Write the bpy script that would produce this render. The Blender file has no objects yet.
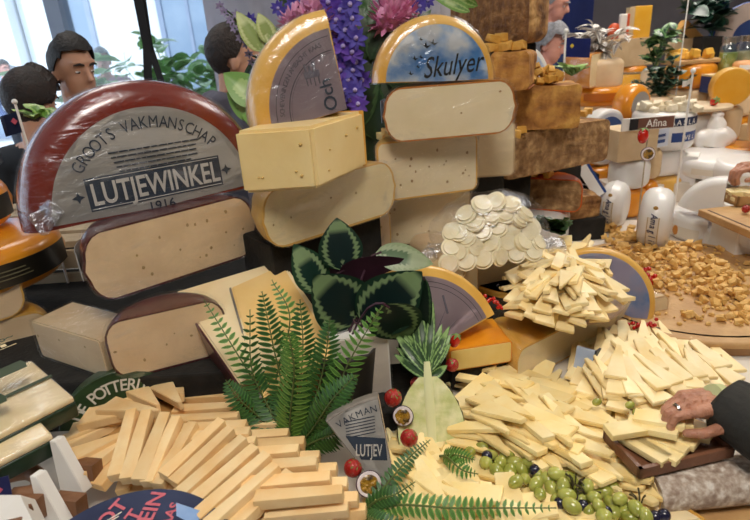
import bpy, bmesh, math, random
from mathutils import Vector, Matrix, noise
random.seed(7)
PI=math.pi
sc=bpy.context.scene; COL=sc.collection
# ---------------------------------------------------------------- camera
F=560.; PITCH=math.radians(22); ROLL=math.radians(4); CAM=Vector((0,0,1.55))
FW=Vector((0,math.cos(PITCH),-math.sin(PITCH))); UP0=Vector((0,math.sin(PITCH),math.cos(PITCH))); RT0=Vector((1,0,0))
cr,sr=math.cos(ROLL),math.sin(ROLL)
def ray(px,py):
    x=px-375; y=260-py
    return (FW*F+RT0*(x*cr+y*sr)+UP0*(-x*sr+y*cr))/F
def az(px,py,z):
    v=ray(px,py); return CAM+v*((z-CAM.z)/v.z)
def ay(px,py,Y):
    v=ray(px,py); return CAM+v*(Y/v.y)
cd=bpy.data.cameras.new('camera'); cam=bpy.data.objects.new('camera',cd); COL.objects.link(cam)
cd.sensor_width=36; cd.lens=36*F/750; cd.clip_start=.02; cd.clip_end=200
RT=RT0*cr-UP0*sr; UP=RT0*sr+UP0*cr
cam.matrix_world=Matrix((( RT.x,UP.x,-FW.x,CAM.x),(RT.y,UP.y,-FW.y,CAM.y),(RT.z,UP.z,-FW.z,CAM.z),(0,0,0,1)))
sc.camera=cam
cd.dof.use_dof=True; cd.dof.focus_distance=1.1; cd.dof.aperture_fstop=6.5
# ---------------------------------------------------------------- materials
def lin(h):
    h=h.lstrip('#'); o=[]
    for i in (0,2,4):
        c=int(h[i:i+2],16)/255; o.append(c/12.92 if c<=.04045 else ((c+.055)/1.055)**2.4)
    return (*o,1)
MC={}
def mat(name,c1,c2=None,scale=20,rough=.5,bump=0,bscale=60,sss=0,coat=0,detail=4,rnd=0,lo=.35,hi=.65,c3=None,metal=0,spec=.5):
    if name in MC: return MC[name]
    m=bpy.data.materials.new(name); m.use_nodes=True; nt=m.node_tree; N=nt.nodes; L=nt.links
    b=N['Principled BSDF']; b.inputs['Roughness'].default_value=rough; b.inputs['Metallic'].default_value=metal
    b.inputs['Specular IOR Level'].default_value=spec
    tc=N.new('ShaderNodeTexCoord'); src=tc.outputs['Object']
    if rnd:
        oi=N.new('ShaderNodeObjectInfo'); va=N.new('ShaderNodeVectorMath'); va.operation='ADD'
        cx=N.new('ShaderNodeCombineXYZ'); mm=N.new('ShaderNodeMath'); mm.operation='MULTIPLY'; mm.inputs[1].default_value=37
        L.new(oi.outputs['Random'],mm.inputs[0]); L.new(mm.outputs[0],cx.inputs[0]); L.new(src,va.inputs[0]); L.new(cx.outputs[0],va.inputs[1]); src=va.outputs[0]
    if c2:
        n=N.new('ShaderNodeTexNoise'); n.inputs['Scale'].default_value=scale; n.inputs['Detail'].default_value=detail; L.new(src,n.inputs['Vector'])
        r=N.new('ShaderNodeValToRGB'); r.color_ramp.elements[0].position=lo; r.color_ramp.elements[1].position=hi
        r.color_ramp.elements[0].color=lin(c1); r.color_ramp.elements[1].color=lin(c2)
        if c3: e=r.color_ramp.elements.new((lo+hi)/2); e.color=lin(c3)
        L.new(n.outputs['Fac'],r.inputs[0]); out=r.outputs[0]
        if rnd:
            hs=N.new('ShaderNodeHueSaturation'); mr=N.new('ShaderNodeMapRange'); mr.inputs[3].default_value=1-rnd; mr.inputs[4].default_value=1+rnd*.6
            L.new(oi.outputs['Random'],mr.inputs[0]); L.new(mr.outputs[0],hs.inputs['Value']); L.new(out,hs.inputs['Color']); out=hs.outputs[0]
        L.new(out,b.inputs['Base Color'])
    else: b.inputs['Base Color'].default_value=lin(c1)
    if bump:
        n2=N.new('ShaderNodeTexNoise'); n2.inputs['Scale'].default_value=bscale; n2.inputs['Detail'].default_value=5; L.new(src,n2.inputs['Vector'])
        bp=N.new('ShaderNodeBump'); bp.inputs['Strength'].default_value=bump; bp.inputs['Distance'].default_value=.01
        L.new(n2.outputs['Fac'],bp.inputs['Height']); L.new(bp.outputs[0],b.inputs['Normal'])
    if sss: b.inputs['Subsurface Weight'].default_value=sss; b.inputs['Subsurface Radius'].default_value=(.012,.008,.004); b.inputs['Subsurface Scale'].default_value=.5
    if coat: b.inputs['Coat Weight'].default_value=coat; b.inputs['Coat Roughness'].default_value=.15
    MC[name]=m; return m
def film_mat(name='plastic_film',a=.09,bs=9,rough=.16,stretch=(1.2,1.2,2.2),dm=.25):
    if name in MC: return MC[name]
    m=bpy.data.materials.new(name); m.use_nodes=True; nt=m.node_tree; N=nt.nodes; L=nt.links; N.remove(N['Principled BSDF'])
    out=N['Material Output']; tr=N.new('ShaderNodeBsdfTransparent'); gl=N.new('ShaderNodeBsdfGlossy'); gl.inputs['Roughness'].default_value=rough
    gl.inputs['Color'].default_value=(.86,.9,1,1)
    df=N.new('ShaderNodeBsdfDiffuse'); df.inputs['Color'].default_value=(.8,.82,.88,1)
    tc=N.new('ShaderNodeTexCoord'); mp=N.new('ShaderNodeMapping'); mp.inputs['Scale'].default_value=stretch; L.new(tc.outputs['Object'],mp.inputs[0])
    n=N.new('ShaderNodeTexNoise'); n.inputs['Scale'].default_value=bs; n.inputs['Detail'].default_value=6; n.inputs['Distortion'].default_value=1.6; L.new(mp.outputs[0],n.inputs['Vector'])
    bp=N.new('ShaderNodeBump'); bp.inputs['Strength'].default_value=.7; bp.inputs['Distance'].default_value=.012; L.new(n.outputs['Fac'],bp.inputs['Height'])
    L.new(bp.outputs[0],gl.inputs['Normal'])
    rp=N.new('ShaderNodeValToRGB'); rp.color_ramp.elements[0].position=.56; rp.color_ramp.elements[1].position=.85; rp.color_ramp.elements[0].color=(0,0,0,1); rp.color_ramp.elements[1].color=(dm,dm,dm,1)
    L.new(n.outputs['Fac'],rp.inputs[0])
    m1=N.new('ShaderNodeMixShader'); m1.inputs[0].default_value=a; L.new(tr.outputs[0],m1.inputs[1]); L.new(gl.outputs[0],m1.inputs[2])
    m2=N.new('ShaderNodeMixShader'); L.new(rp.outputs[0],m2.inputs[0]); L.new(m1.outputs[0],m2.inputs[1]); L.new(df.outputs[0],m2.inputs[2])
    L.new(m2.outputs[0],out.inputs['Surface']); MC[name]=m; return m
FILM=film_mat()
P_BEIGE=mat('cheese_paste_beige','#e2c49c','#edd2ac',14,.42,.12,40,.15,coat=.15)
P_PALE=mat('cheese_paste_pale','#e9d8b2','#f0e0c0',12,.4,.1,40,.15,coat=.15)
P_CREAM=mat('cheese_paste_cream','#ead2a2','#f4e0b6',12,.4,.1,40,.15,coat=.1)
P_YEL=mat('cheese_paste_yellow','#eccd7a','#f3dc98',10,.4,.1,40,.15,coat=.1)
P_DEEP=mat('cheese_paste_deep_yellow','#eeae2c','#f2bc45',10,.4,.1,40,.1)
P_TAN=mat('cheese_paste_tan','#cdb088','#d9c09a',12,.5,.1,40,.1)
R_RED=mat('wax_red_brown','#6a2016','#7c2c1e',8,.25,.08,20,coat=.6)
R_MAR=mat('wax_maroon','#43131a','#561c22',8,.3,.12,20,coat=.5)
R_YEL=mat('rind_golden','#dba443','#e6b65c',9,.35,.1,30,coat=.4)
R_ORG=mat('rind_orange','#dc861a','#e8991f',9,.3,.12,20,coat=.5)
R_AGE=mat('rind_aged_brown','#5d3a1e','#d0a468',30,.75,1,48,c3='#9a6f40',detail=8,lo=.3,hi=.7)
R_AGE2=mat('rind_aged_ochre','#7a4a20','#e0ae5a',24,.7,1,44,c3='#b98240',detail=8,lo=.3,hi=.7)
R_GREY=mat('rind_grey_brown','#6f675e','#8b8278',20,.7,.5,60)
WHITE=mat('wax_white','#e6e3e0','#eeebe8',8,.35,.1,20,.1,coat=.3)
LBL=mat('label_paper_grey','#b9b6b1','#c6c2bc',9,.45,.1,60)
LBL_LILAC=mat('label_paper_lilac','#a4919a','#b2a1a8',9,.45,.05,60)
INK=mat('label_ink_navy','#26303f','#2e3a4b',20,.5)
INK2=mat('label_ink_grey','#5a5560','#65606a',20,.5)
PAPER=mat('paper_white','#e9e6e0','#f0ede8',6,.6)
BLACK=mat('black_cloth','#15130f','#221f1b',30,.85,.2,120)
WOOD=mat('wood_board','#b98e5c','#cfa772',14,.55,.3,60,c3='#c39a66')
WOOD2=mat('wood_dark','#6e472c','#855a3a',14,.45,.2,60)
WOODP=mat('wood_crate','#a8967a','#bba98c',10,.7,.3,60)
GREENB=mat('label_dark_green','#2d3f22','#38492b',8,.4)
BLUE=mat('label_blue','#1d3a78','#27498c',8,.4)
NAVY=mat('navy_cloth','#1c2744','#26345a',10,.8)
# ---------------------------------------------------------------- object helpers
def link(name,me,m=None,parent=None,smooth=True,mw=None):
    o=bpy.data.objects.new(name,me); COL.objects.link(o)
    if m is not None:
        for x in (m if isinstance(m,(list,tuple)) else [m]): me.materials.append(x)
    if parent is not None: o.parent=parent
    if mw is not None: o.matrix_basis=mw
    if smooth and len(me.polygons):
        me.polygons.foreach_set('use_smooth',[True]*len(me.polygons))
        try: me.set_sharp_from_angle(angle=math.radians(38))
        except Exception: pass
    return o
def bmo(name,bm,m,parent=None,smooth=True,mw=None):
    me=bpy.data.meshes.new(name); bmesh.ops.recalc_face_normals(bm,faces=bm.faces); bm.to_mesh(me); bm.free()
    return link(name,me,m,parent,smooth,mw)
def tag(o,label,cat,group=None,kind=None):
    o['label']=label; o['category']=cat
    if group: o['group']=group
    if kind: o['kind']=kind
    return o
def thing(name,label,cat,M=None,group=None):
    o=bpy.data.objects.new(name,None); COL.objects.link(o); o.empty_display_size=.02
    o.matrix_basis=M if M is not None else Matrix(); return tag(o,label,cat,group)
def dup(o,M,label=None,group=None,parent=None):
    c=o.copy(); COL.objects.link(c)
    if parent is None: c.matrix_basis=M
    else: c.parent=parent
    if label: c['label']=label
    if group: c['group']=group
    for ch in list(o.children): dup(ch,None,parent=c)
    return c
def frame(X,Y,Z,o):
    return Matrix(((X.x,Y.x,Z.x,o.x),(X.y,Y.y,Z.y,o.y),(X.z,Y.z,Z.z,o.z),(0,0,0,1)))
def lay(a,b,z):
    "lying: local X along the pixel line a-b at height z, Y away from it, Z up; returns matrix at its middle and the length"
    p=az(*a,z); q=az(*b,z); X=(q-p); L=X.length; X=X/L; Z=Vector((0,0,1)); Y=Z.cross(X)
    return frame(X,Y,Z,(p+q)/2),L
def stand(a,b,z,lean=0):
    "standing: local Y up, Z toward the camera side"
    p=az(*a,z); q=az(*b,z); X=(q-p); L=X.length; X=X/L; Y=Vector((0,0,1)); Z=X.cross(Y)
    R=Matrix.Rotation(math.radians(-lean),3,X); Y=R@Y; Z=R@Z
    return frame(X,Y,Z,(p+q)/2),L
def pose(px,py,Y,yaw=0,lean=0,roll=0,z=None):
    "upright frame at a pixel; yaw about Z, lean back, roll in its own face plane"
    o=ay(px,py,Y) if z is None else az(px,py,z)
    return Matrix.Translation(o)@Matrix.Rotation(math.radians(yaw),4,'Z')@Matrix.Rotation(math.radians(-lean),4,'X')@Matrix.Rotation(math.radians(roll),4,'Y')
STAND=Matrix.Rotation(PI/2,4,'X')
# ---------------------------------------------------------------- cheese wheels and sectors
def prof(R,H,r,bulge=.0,n=5):
    "outer profile (radius,z) from bottom centre to top centre"
    r=min(r,H*.499); p=[(0,0)]
    for i in range(n+1):
        a=-PI/2+PI/2*i/n; p.append((R-r+r*math.cos(a),r+r*math.sin(a)))
    if bulge: p.append((R+bulge,H/2))
    for i in range(n+1):
        a=PI/2*i/n; p.append((R-r+r*math.cos(a),H-r+r*math.sin(a)))
    p.append((0,H)); return p
def sector_bm(pr,a0,a1,seg=None,cap=True):
    full=abs(a1-a0)>=359.9; seg=seg or max(4,int(abs(a1-a0)/7)); bm=bmesh.new(); rings=[]
    k=seg if full else seg+1
    c0=bm.verts.new((0,0,pr[0][1])); c1=bm.verts.new((0,0,pr[-1][1]))
    for i in range(k):
        a=math.radians(a0+(a1-a0)*i/seg)
        rings.append([c0]+[bm.verts.new((r*math.cos(a),r*math.sin(a),z)) for r,z in pr[1:-1]]+[c1])
    for i in range(seg):
        A=rings[i]; B=rings[(i+1)%k]
        for j in range(len(pr)-1):
            vs=[A[j],B[j],B[j+1],A[j+1]]; vs=list(dict.fromkeys(vs))
            if len(vs)>2: bm.faces.new(vs)
    if cap and not full:
        bm.faces.new(rings[0]); bm.faces.new(rings[-1][::-1])
    return bm
def shell_bm(R,H,r,a0,a1,t,bulge=0):
    "rind: outer skin with thickness t"
    po=prof(R,H,r,bulge); pi_=[(max(0,x-(t if x>0 else 0)),min(max(z,t),H-t)) for x,z in prof(R,H,r,bulge)]
    full=abs(a1-a0)>=359.9; seg=max(6,int(abs(a1-a0)/6)); bm=bmesh.new(); k=seg if full else seg+1
    O=[];I=[]
    for i in range(k):
        a=math.radians(a0+(a1-a0)*i/seg); c,s=math.cos(a),math.sin(a)
        O.append([bm.verts.new((x*c,x*s,z)) for x,z in po]); 
        if not full: I.append([bm.verts.new((x*c,x*s,z)) for x,z in pi_])
    n=len(po)
    for i in range(seg):
        for S in ((O,I) if not full else (O,)):
            A=S[i];B=S[(i+1)%k]
            for j in range(n-1): bm.faces.new([A[j],B[j],B[j+1],A[j+1]])
    if not full:
        for e in (0,-1):
            for j in range(n-1): bm.faces.new([O[e][j],O[e][j+1],I[e][j+1],I[e][j]])
    bmesh.ops.remove_doubles(bm,verts=bm.verts,dist=1e-5)
    return bm
def holes(parent,R,H,n,m,a=0,seed=1,w=.9):
    "small round eyes sunk into the cut face lying in the plane at angle a"
    rnd=random.Random(seed); bm=bmesh.new()
    for i in range(n):
        x=rnd.uniform(-R*w,R*w) if a==0 else rnd.uniform(.1*R,R*w); z=rnd.uniform(H*.18,H*.82); r=rnd.uniform(.0015,.0035)
        M=Matrix.Translation((x,-.0003,z))@Matrix.Diagonal((1,.12,rnd.uniform(.7,1.5),1))
        bmesh.ops.create_icosphere(bm,subdivisions=2,radius=r,matrix=M)
    return bmo('eye_hole',bm,m,parent)
HOLE=mat('cheese_eye','#a98a5c','#b3946a',10,.7)
def cheese(name,label,cat,M,R,H,a0,a1,rind,paste,r=.03,t=.004,bulge=0,group=None,film=False,nh=0,seed=1,fm=None):
    o=thing(name,label,cat,M,group)
    bmo('rind',shell_bm(R,H,r,a0,a1,t,bulge),rind,o)
    if abs(a1-a0)<359:
        e=.0006
        pr=[(max(0,x-(t if x>0 else 0)),min(max(z,t),H-t)) for x,z in prof(R,H,r,bulge)]
        bmo('paste',sector_bm(pr,a0,a1),paste,o)
        if nh: holes(o,R,H,nh,HOLE,0 if abs(a1-a0)>170 else 1,seed)
    if film:
        bm=sector_bm(prof(R+.004,H+.006,r,bulge),a0,a1)
        bmesh.ops.translate(bm,verts=bm.verts,vec=(0,0,-.001))
        g=bm.verts[:]
        for v in g:
            if abs(a1-a0)<359 and v.co.y<.002 and a0==0: v.co.y-=.003
        bmo('plastic_wrap',bm,fm or FILM,o)
    return o
def disc_label(parent,R,z,a0,a1,m,name='label',r0=0,dz=.0006):
    bm=bmesh.new(); seg=int(abs(a1-a0)/5)+2; full=abs(a1-a0)>359
    for top in (1,):
        A=[];B=[]
        for i in range(seg+(0 if full else 1)):
            a=math.radians(a0+(a1-a0)*i/seg); A.append(bm.verts.new((R*math.cos(a),R*math.sin(a),z+dz)))
            if r0: B.append(bm.verts.new((r0*math.cos(a),r0*math.sin(a),z+dz)))
        n=len(A)
        if r0:
            for i in range(n if full else n-1): bm.faces.new([A[i],A[(i+1)%n],B[(i+1)%n],B[i]])
        else:
            if not full and abs(a1-a0)!=180: A.append(bm.verts.new((0,0,z+dz)))
            bm.faces.new(A)
    g=bmesh.ops.solidify(bm,geom=bm.faces[:],thickness=-.0004)
    return bmo(name,bm,m,parent,smooth=False)
def band(parent,R,H,a0,a1,z0,z1,m,name='label',off=.0012):
    bm=bmesh.new(); seg=max(3,int(abs(a1-a0)/6)); A=[]
    for i in range(seg+1):
        a=math.radians(a0+(a1-a0)*i/seg); A.append([bm.verts.new(((R+q)*math.cos(a),(R+q)*math.sin(a),z)) for q,z in ((off,z0),(off,z1),(off-.0008,z1),(off-.0008,z0))])
    for i in range(seg):
        for j in range(4): bm.faces.new([A[i][j],A[i+1][j],A[i+1][(j+1)%4],A[i][(j+1)%4]])
    bm.faces.new(A[0]); bm.faces.new(A[-1][::-1])
    return bmo(name,bm,m,parent)
# ---------------------------------------------------------------- text
def text_mesh(s,size=1,bold=0,ext=.02,align='CENTER',shear=0,sx=1):
    c=bpy.data.curves.new('t','FONT'); c.body=s; c.size=size; c.align_x=align; c.extrude=ext*size*.2; c.offset=bold*size; c.shear=shear; c.resolution_u=3
    o=bpy.data.objects.new('t',c); COL.objects.link(o)
    dg=bpy.context.evaluated_depsgraph_get(); dg.update(); me=bpy.data.meshes.new_from_object(o.evaluated_get(dg)); 
    bpy.data.objects.remove(o); bpy.data.curves.remove(c)
    if sx!=1: me.transform(Matrix.Diagonal((sx,1,1,1)))
    return me
def text(s,parent,M,size,m,bold=0,shear=0,sx=1,align='CENTER',name='lettering'):
    me=text_mesh(s,size,bold,align=align,shear=shear,sx=sx); me.materials.clear(); return link(name,me,m,parent,smooth=False,mw=M)
def arc_text(s,parent,R,z,a_mid,step,size,m,bold=0,sx=1,name='lettering'):
    bm=bmesh.new(); n=len(s); W={'I':.55,'M':1.25,'W':1.35,' ':.7,',':.5}
    w=[W.get(c,1) for c in s]; tot=sum(w); acc=0
    for c,wi in zip(s,w):
        mid=acc+wi/2; acc+=wi
        if c==' ': continue
        a=math.radians(a_mid+step*(tot/2-mid)); me=text_mesh(c,size,bold,sx=sx)
        me.transform(Matrix.Translation((0,0,z))@Matrix.Rotation(a-PI/2,4,'Z')@Matrix.Translation((0,R,0))); bm.from_mesh(me); bpy.data.meshes.remove(me)
    return bmo(name,bm,m,parent,smooth=False)
def T(x,y,z,rz=0): return Matrix.Translation((x,y,z))@Matrix.Rotation(math.radians(rz),4,'Z')
def bars(parent,M,rects,m,name='printed_lines',h=.0006):
    bm=bmesh.new()
    for x0,y0,x1,y1 in rects:
        bmesh.ops.create_cube(bm,size=1,matrix=Matrix.Translation(((x0+x1)/2,(y0+y1)/2,0))@Matrix.Diagonal((abs(x1-x0),abs(y1-y0),h,1)))
    return bmo(name,bm,m,parent,smooth=False,mw=M)
def shape2d(parent,M,polys,m,name='print',h=.0006):
    bm=bmesh.new()
    for p in polys:
        f=bm.faces.new([bm.verts.new((x,y,0)) for x,y in p]); e=bmesh.ops.extrude_face_region(bm,geom=[f])
        bmesh.ops.translate(bm,verts=[v for v in e['geom'] if isinstance(v,bmesh.types.BMVert)],vec=(0,0,h))
    return bmo(name,bm,m,parent,smooth=False,mw=M)
# ---------------------------------------------------------------- blocks and prisms
def box_bm(sx,sy,sz,bev=.004,seg=3,M=None,cz=True):
    bm=bmesh.new(); bmesh.ops.create_cube(bm,size=1,matrix=Matrix.Translation((0,0,sz/2 if cz else 0))@Matrix.Diagonal((sx,sy,sz,1)))
    if bev: bmesh.ops.bevel(bm,geom=bm.edges[:],offset=bev,segments=seg,profile=.6,affect='EDGES')
    if M: bm.transform(M)
    return bm
def rblock_bm(w,h,d,r,seg=5,wob=0,seed=0):
    "rounded-rectangle front (x,z) extruded along +y"
    bm=bmesh.new(); pts=[]
    r=min(r,w*.49,h*.49)
    for cx,cz,a0 in ((w/2-r,r,-90),(w/2-r,h-r,0),(-w/2+r,h-r,90),(-w/2+r,r,180)):
        for i in range(seg+1):
            a=math.radians(a0+90*i/seg); pts.append((cx+r*math.cos(a),cz+r*math.sin(a)))
    f=bm.faces.new([bm.verts.new((x,0,z)) for x,z in pts])
    e=bmesh.ops.extrude_face_region(bm,geom=[f]); bmesh.ops.translate(bm,verts=[v for v in e['geom'] if isinstance(v,bmesh.types.BMVert)],vec=(0,d,0))
    return bm
def block(name,label,a,b,z,h,d,rind,paste,r=.02,cat='cheese',group=None,t=.003,film=False,nh=0,seed=0,sc_=1):
    "cheese block with its cut face on the pixel line a-b, going back by d"
    M,L=lay(a,b,z); L*=sc_; o=thing(name,label,cat,M,group)
    bm=rblock_bm(L,h,d,r)
    # open the rind at the front: rind is a sleeve with a back
    bmo('rind',bm,rind,o,mw=Matrix.Translation((0,.0015,0)))
    bm=rblock_bm(L-2*t,h-2*t,.006,max(.004,r-t)); bmesh.ops.translate(bm,verts=bm.verts,vec=(0,0,t)); bmo('paste',bm,paste,o)
    if nh: holes(o,L/2,h,nh,HOLE,0,seed)
    if film:
        bm=rblock_bm(L+.006,h+.004,d+.004,r+.002); bmesh.ops.translate(bm,verts=bm.verts,vec=(0,-.003,0)); bmo('plastic_wrap',bm,FILM,o)
    return o
def prism_world(name,label,cat,top,h,mt,side=None,sideidx=(),bev=.003,group=None,t=.004,sname='rind'):
    "prism hanging h below a polygon of world points; listed edges carry a rind slab"
    c=sum(top,Vector())/len(top); base=Vector((c.x,c.y,min(p.z for p in top)-h)); o=thing(name,label,cat,Matrix.Translation(base),group)
    bm=bmesh.new(); f=bm.faces.new([bm.verts.new(p-base) for p in top]); 
    e=bmesh.ops.extrude_face_region(bm,geom=[f]); bmesh.ops.translate(bm,verts=[v for v in e['geom'] if isinstance(v,bmesh.types.BMVert)],vec=(0,0,-h))
    if bev: bmesh.ops.bevel(bm,geom=bm.edges[:],offset=bev,segments=2,affect='EDGES')
    bmo('paste',bm,mt,o)
    for i in sideidx:
        p=top[i]-base; q=top[(i+1)%len(top)]-base; n=(q-p).cross(Vector((0,0,1))).normalized()
        if n.dot((p+q)/2-(c-base))<0: n=-n
        bm=bmesh.new(); vs=[p,q,q+n*t,p+n*t]; f=bm.faces.new([bm.verts.new(v+Vector((0,0,.0008))) for v in vs])
        e=bmesh.ops.extrude_face_region(bm,geom=[f]); bmesh.ops.translate(bm,verts=[v for v in e['geom'] if isinstance(v,bmesh.types.BMVert)],vec=(0,0,-h-.0006))
        bmesh.ops.bevel(bm,geom=bm.edges[:],offset=t*.4,segments=2,affect='EDGES'); bmo(sname,bm,side,o)
    return o
def tube_bm(pts,rads,seg=8,bm=None,cap=True):
    bm=bm or bmesh.new(); rings=[]; n=len(pts); up=Vector((0,0,1))
    for i,p in enumerate(pts):
        t=(pts[min(i+1,n-1)]-pts[max(i-1,0)]).normalized(); a=t.cross(up)
        if a.length<.05: a=t.cross(Vector((1,0,0)))
        a.normalize(); b=t.cross(a); r=rads[i] if isinstance(rads,(list,tuple)) else rads
        rings.append([bm.verts.new(p+(a*math.cos(2*PI*k/seg)+b*math.sin(2*PI*k/seg))*r) for k in range(seg)])
    for i in range(n-1):
        for k in range(seg): bm.faces.new([rings[i][k],rings[i][(k+1)%seg],rings[i+1][(k+1)%seg],rings[i+1][k]])
    if cap: bm.faces.new(rings[0][::-1]); bm.faces.new(rings[-1])
    return bm
def sph(bm,c,r,s=(1,1,1),sub=2,rot=None):
    M=Matrix.Translation(c)
    if rot is not None: M=M@rot
    bmesh.ops.create_icosphere(bm,subdivisions=sub,radius=r,matrix=M@Matrix.Diagonal((*s,1)))
def bez(P,n):
    "Catmull-Rom through P"
    Q=[P[0]*2-P[1]]+list(P)+[P[-1]*2-P[-2]]; out=[]; k=len(P)-1
    for i in range(n+1):
        u=i/n*k; s=min(int(u),k-1); t=u-s; a,b,c,d=Q[s:s+4]
        out.append(.5*((2*b)+(c-a)*t+(2*a-5*b+4*c-d)*t*t+(3*b-a-3*c+d)*t**3))
    return out
# ---------------------------------------------------------------- the setting
def struct(name,bm,m,smooth=False):
    o=bmo(name,bm,m,smooth=smooth); o['kind']='structure'; return o
def wbox(x0,y0,z0,x1,y1,z1,bm=None):
    bm=bm or bmesh.new(); bmesh.ops.create_cube(bm,size=1,matrix=Matrix.Translation(((x0+x1)/2,(y0+y1)/2,(z0+z1)/2))@Matrix.Diagonal((x1-x0,y1-y0,z1-z0,1))); return bm
struct('floor',wbox(-4,-2.5,-.1,6,6.5,0),mat('floor_grey','#6f6a66','#7d7873',6,.5))
WALLM=mat('wall_paint_pale','#b9b6bd','#c5c2c8',3,.8)
struct('ceiling',wbox(-4,-2.5,2.9,6,6.5,3.0),mat('ceiling_white','#dcdad6','#e4e2de',3,.9))
bm=wbox(-4,4.2,0,-.75,4.3,.8); wbox(-.75,4.2,0,.6,4.3,2.9,bm); wbox(-4,4.2,2.6,-.75,4.3,2.9,bm)
struct('wall_back',bm,WALLM)
struct('wall_end',wbox(.6,6.2,0,6,6.3,2.9),mat('wall_dim','#6d6a72','#77747c',3,.8))
struct('wall_right',wbox(5.9,-2.5,0,6,6.2,2.9),WALLM)
struct('wall_corner',wbox(.6,4.3,0,.7,6.2,2.9),WALLM)
bm=wbox(-4,-2.5,0,-3.9,4.2,.9); wbox(-4,-2.5,2.5,-3.9,4.2,2.9,bm); wbox(-4,-2.5,.9,-3.9,-1.8,2.5,bm); struct('wall_left',bm,WALLM)
struct('wall_front',wbox(-4,-2.6,0,6,-2.5,2.9),mat('wall_front_warm','#8d8378','#9a9084',3,.8))
WF=mat('window_frame_paint','#8c97ae','#98a3b8',5,.5)
bm=bmesh.new()
for x in (-4,-3.05,-2.1,-.83): wbox(x,4.18,.8,x+.1,4.32,2.6,bm)
wbox(-4,4.18,.8,-.75,4.34,.87,bm); wbox(-4,4.18,2.55,-.75,4.34,2.62,bm); wbox(-3.7,4.2,.8,-3.66,4.3,2.6,bm)
struct('window_1',bm,WF)
gm=bpy.data.materials.new('window_glass'); gm.use_nodes=True; nt=gm.node_tree; nt.nodes.remove(nt.nodes['Principled BSDF'])
t_=nt.nodes.new('ShaderNodeBsdfTransparent'); g_=nt.nodes.new('ShaderNodeBsdfGlossy'); g_.inputs['Roughness'].default_value=.02; mx=nt.nodes.new('ShaderNodeMixShader'); mx.inputs[0].default_value=.06
t_.inputs[0].default_value=(.93,.97,1,1)
nt.links.new(t_.outputs[0],mx.inputs[1]); nt.links.new(g_.outputs[0],mx.inputs[2]); nt.links.new(mx.outputs[0],nt.nodes['Material Output'].inputs[0])
struct('window_2',wbox(-4,4.245,.85,-.75,4.255,2.58),gm)
# street beyond the window
struct('ground',wbox(-30,6.5,-.2,20,30,-.05),mat('street_paving','#b9b6b4','#c8c5c2',4,.8))
fac=mat('facade_render','#e4e6ea','#eff0f2',2,.8)
def house(x0,x1,y,h,label,m,wins,name='townhouse'):
    o=thing(name,label,'building',Matrix.Translation(((x0+x1)/2,y,-.05))); w=(x1-x0)/2
    bmo('facade',wbox(-w,0,0,w,3,h),m,o,smooth=False)
    for (a,b,c,d) in wins:
        bm=wbox(a,-.05,b,a+.09,.02,d); wbox(c-.09,-.05,b,c,.02,d,bm); wbox(a,-.05,d-.09,c,.02,d,bm); wbox(a,-.05,b,c,.02,b+.09,bm); wbox((a+c)/2-.03,-.04,b,(a+c)/2+.03,.02,d,bm)
        f=bmo('window',bm,WF,o,smooth=False); bmo('pane',wbox(a,-.015,b,c,-.005,d),mat('shop_glass','#7f93ab','#9aaabd',1.2,.2),f,smooth=False)
    bmo('roof',wbox(-w-.01,-.3,h,w+.01,3.3,h+.2),mat('roof_slate','#5b5e66','#686b73',6,.7),o,smooth=False)
house(-13,-6.2,11,7,'white rendered building seen through the left end of the tall window',fac,[(-2.4,.2,-1,3.2),(-.2,.9,1.0,3.2),(1.7,.2,3.0,3.4)])
house(-6.15,-2.15,11.3,7,'pale building with narrow shutters seen behind the black straps',fac,[(-1.5,.9,-.7,3.0),(.5,.3,1.6,3.1)])
house(-2.1,4.0,10.6,7,'pale shopfront with a wide blue-grey window behind the green shrub',mat('facade_blue','#b9c6da','#c6d2e2',2,.8),[(-2.5,.5,-.6,2.9),(.2,.5,2.4,2.9)])
# curtain beside the window, blue banner further back
def curtain(name,label,cat,p0,p1,z0,z1,folds,amp,m):
    d=(p1-p0); L=d.length; n=Vector((-d.y,d.x,0)).normalized(); o=thing(name,label,cat,Matrix.Translation(Vector((p0.x,p0.y,z0)))); bm=bmesh.new(); A=[]
    for i in range(folds*8+1):
        u=i/(folds*8); off=n*(amp*math.sin(u*folds*2*PI)); 
        A.append([bm.verts.new(d*u+off*(1-.3*k)+Vector((0,0,(z1-z0)*k/4))) for k in range(5)])
    for i in range(len(A)-1):
        for k in range(4): bm.faces.new([A[i][k],A[i+1][k],A[i+1][k+1],A[i][k+1]])
    bmesh.ops.solidify(bm,geom=bm.faces[:],thickness=.004)
    bmo('cloth',bm,m,o); bmo('hem',wbox(-.0,-.01,0,L,.01,.02),m,o,mw=Matrix.Rotation(math.atan2(d.y,d.x),4,'Z'))
    bmo('curtain_rail',tube_bm([Vector((0,0,z1-z0)),d+Vector((0,0,z1-z0))],.015),WF,o)
    return o
curtain('curtain','pale grey folded curtain hanging right of the window','curtain',Vector((-.98,3.95,0)),Vector((.55,4.05,0)),.03,2.7,9,.05,mat('curtain_cloth','#cfccd6','#dad7e0',3,.85))
curtain('banner','deep blue cloth hanging at the back behind the variegated plant','banner',Vector((1.25,4.9,0)),Vector((1.9,4.9,0)),.03,2.6,4,.03,mat('blue_cloth','#1b2a66','#233478',3,.8))
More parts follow.
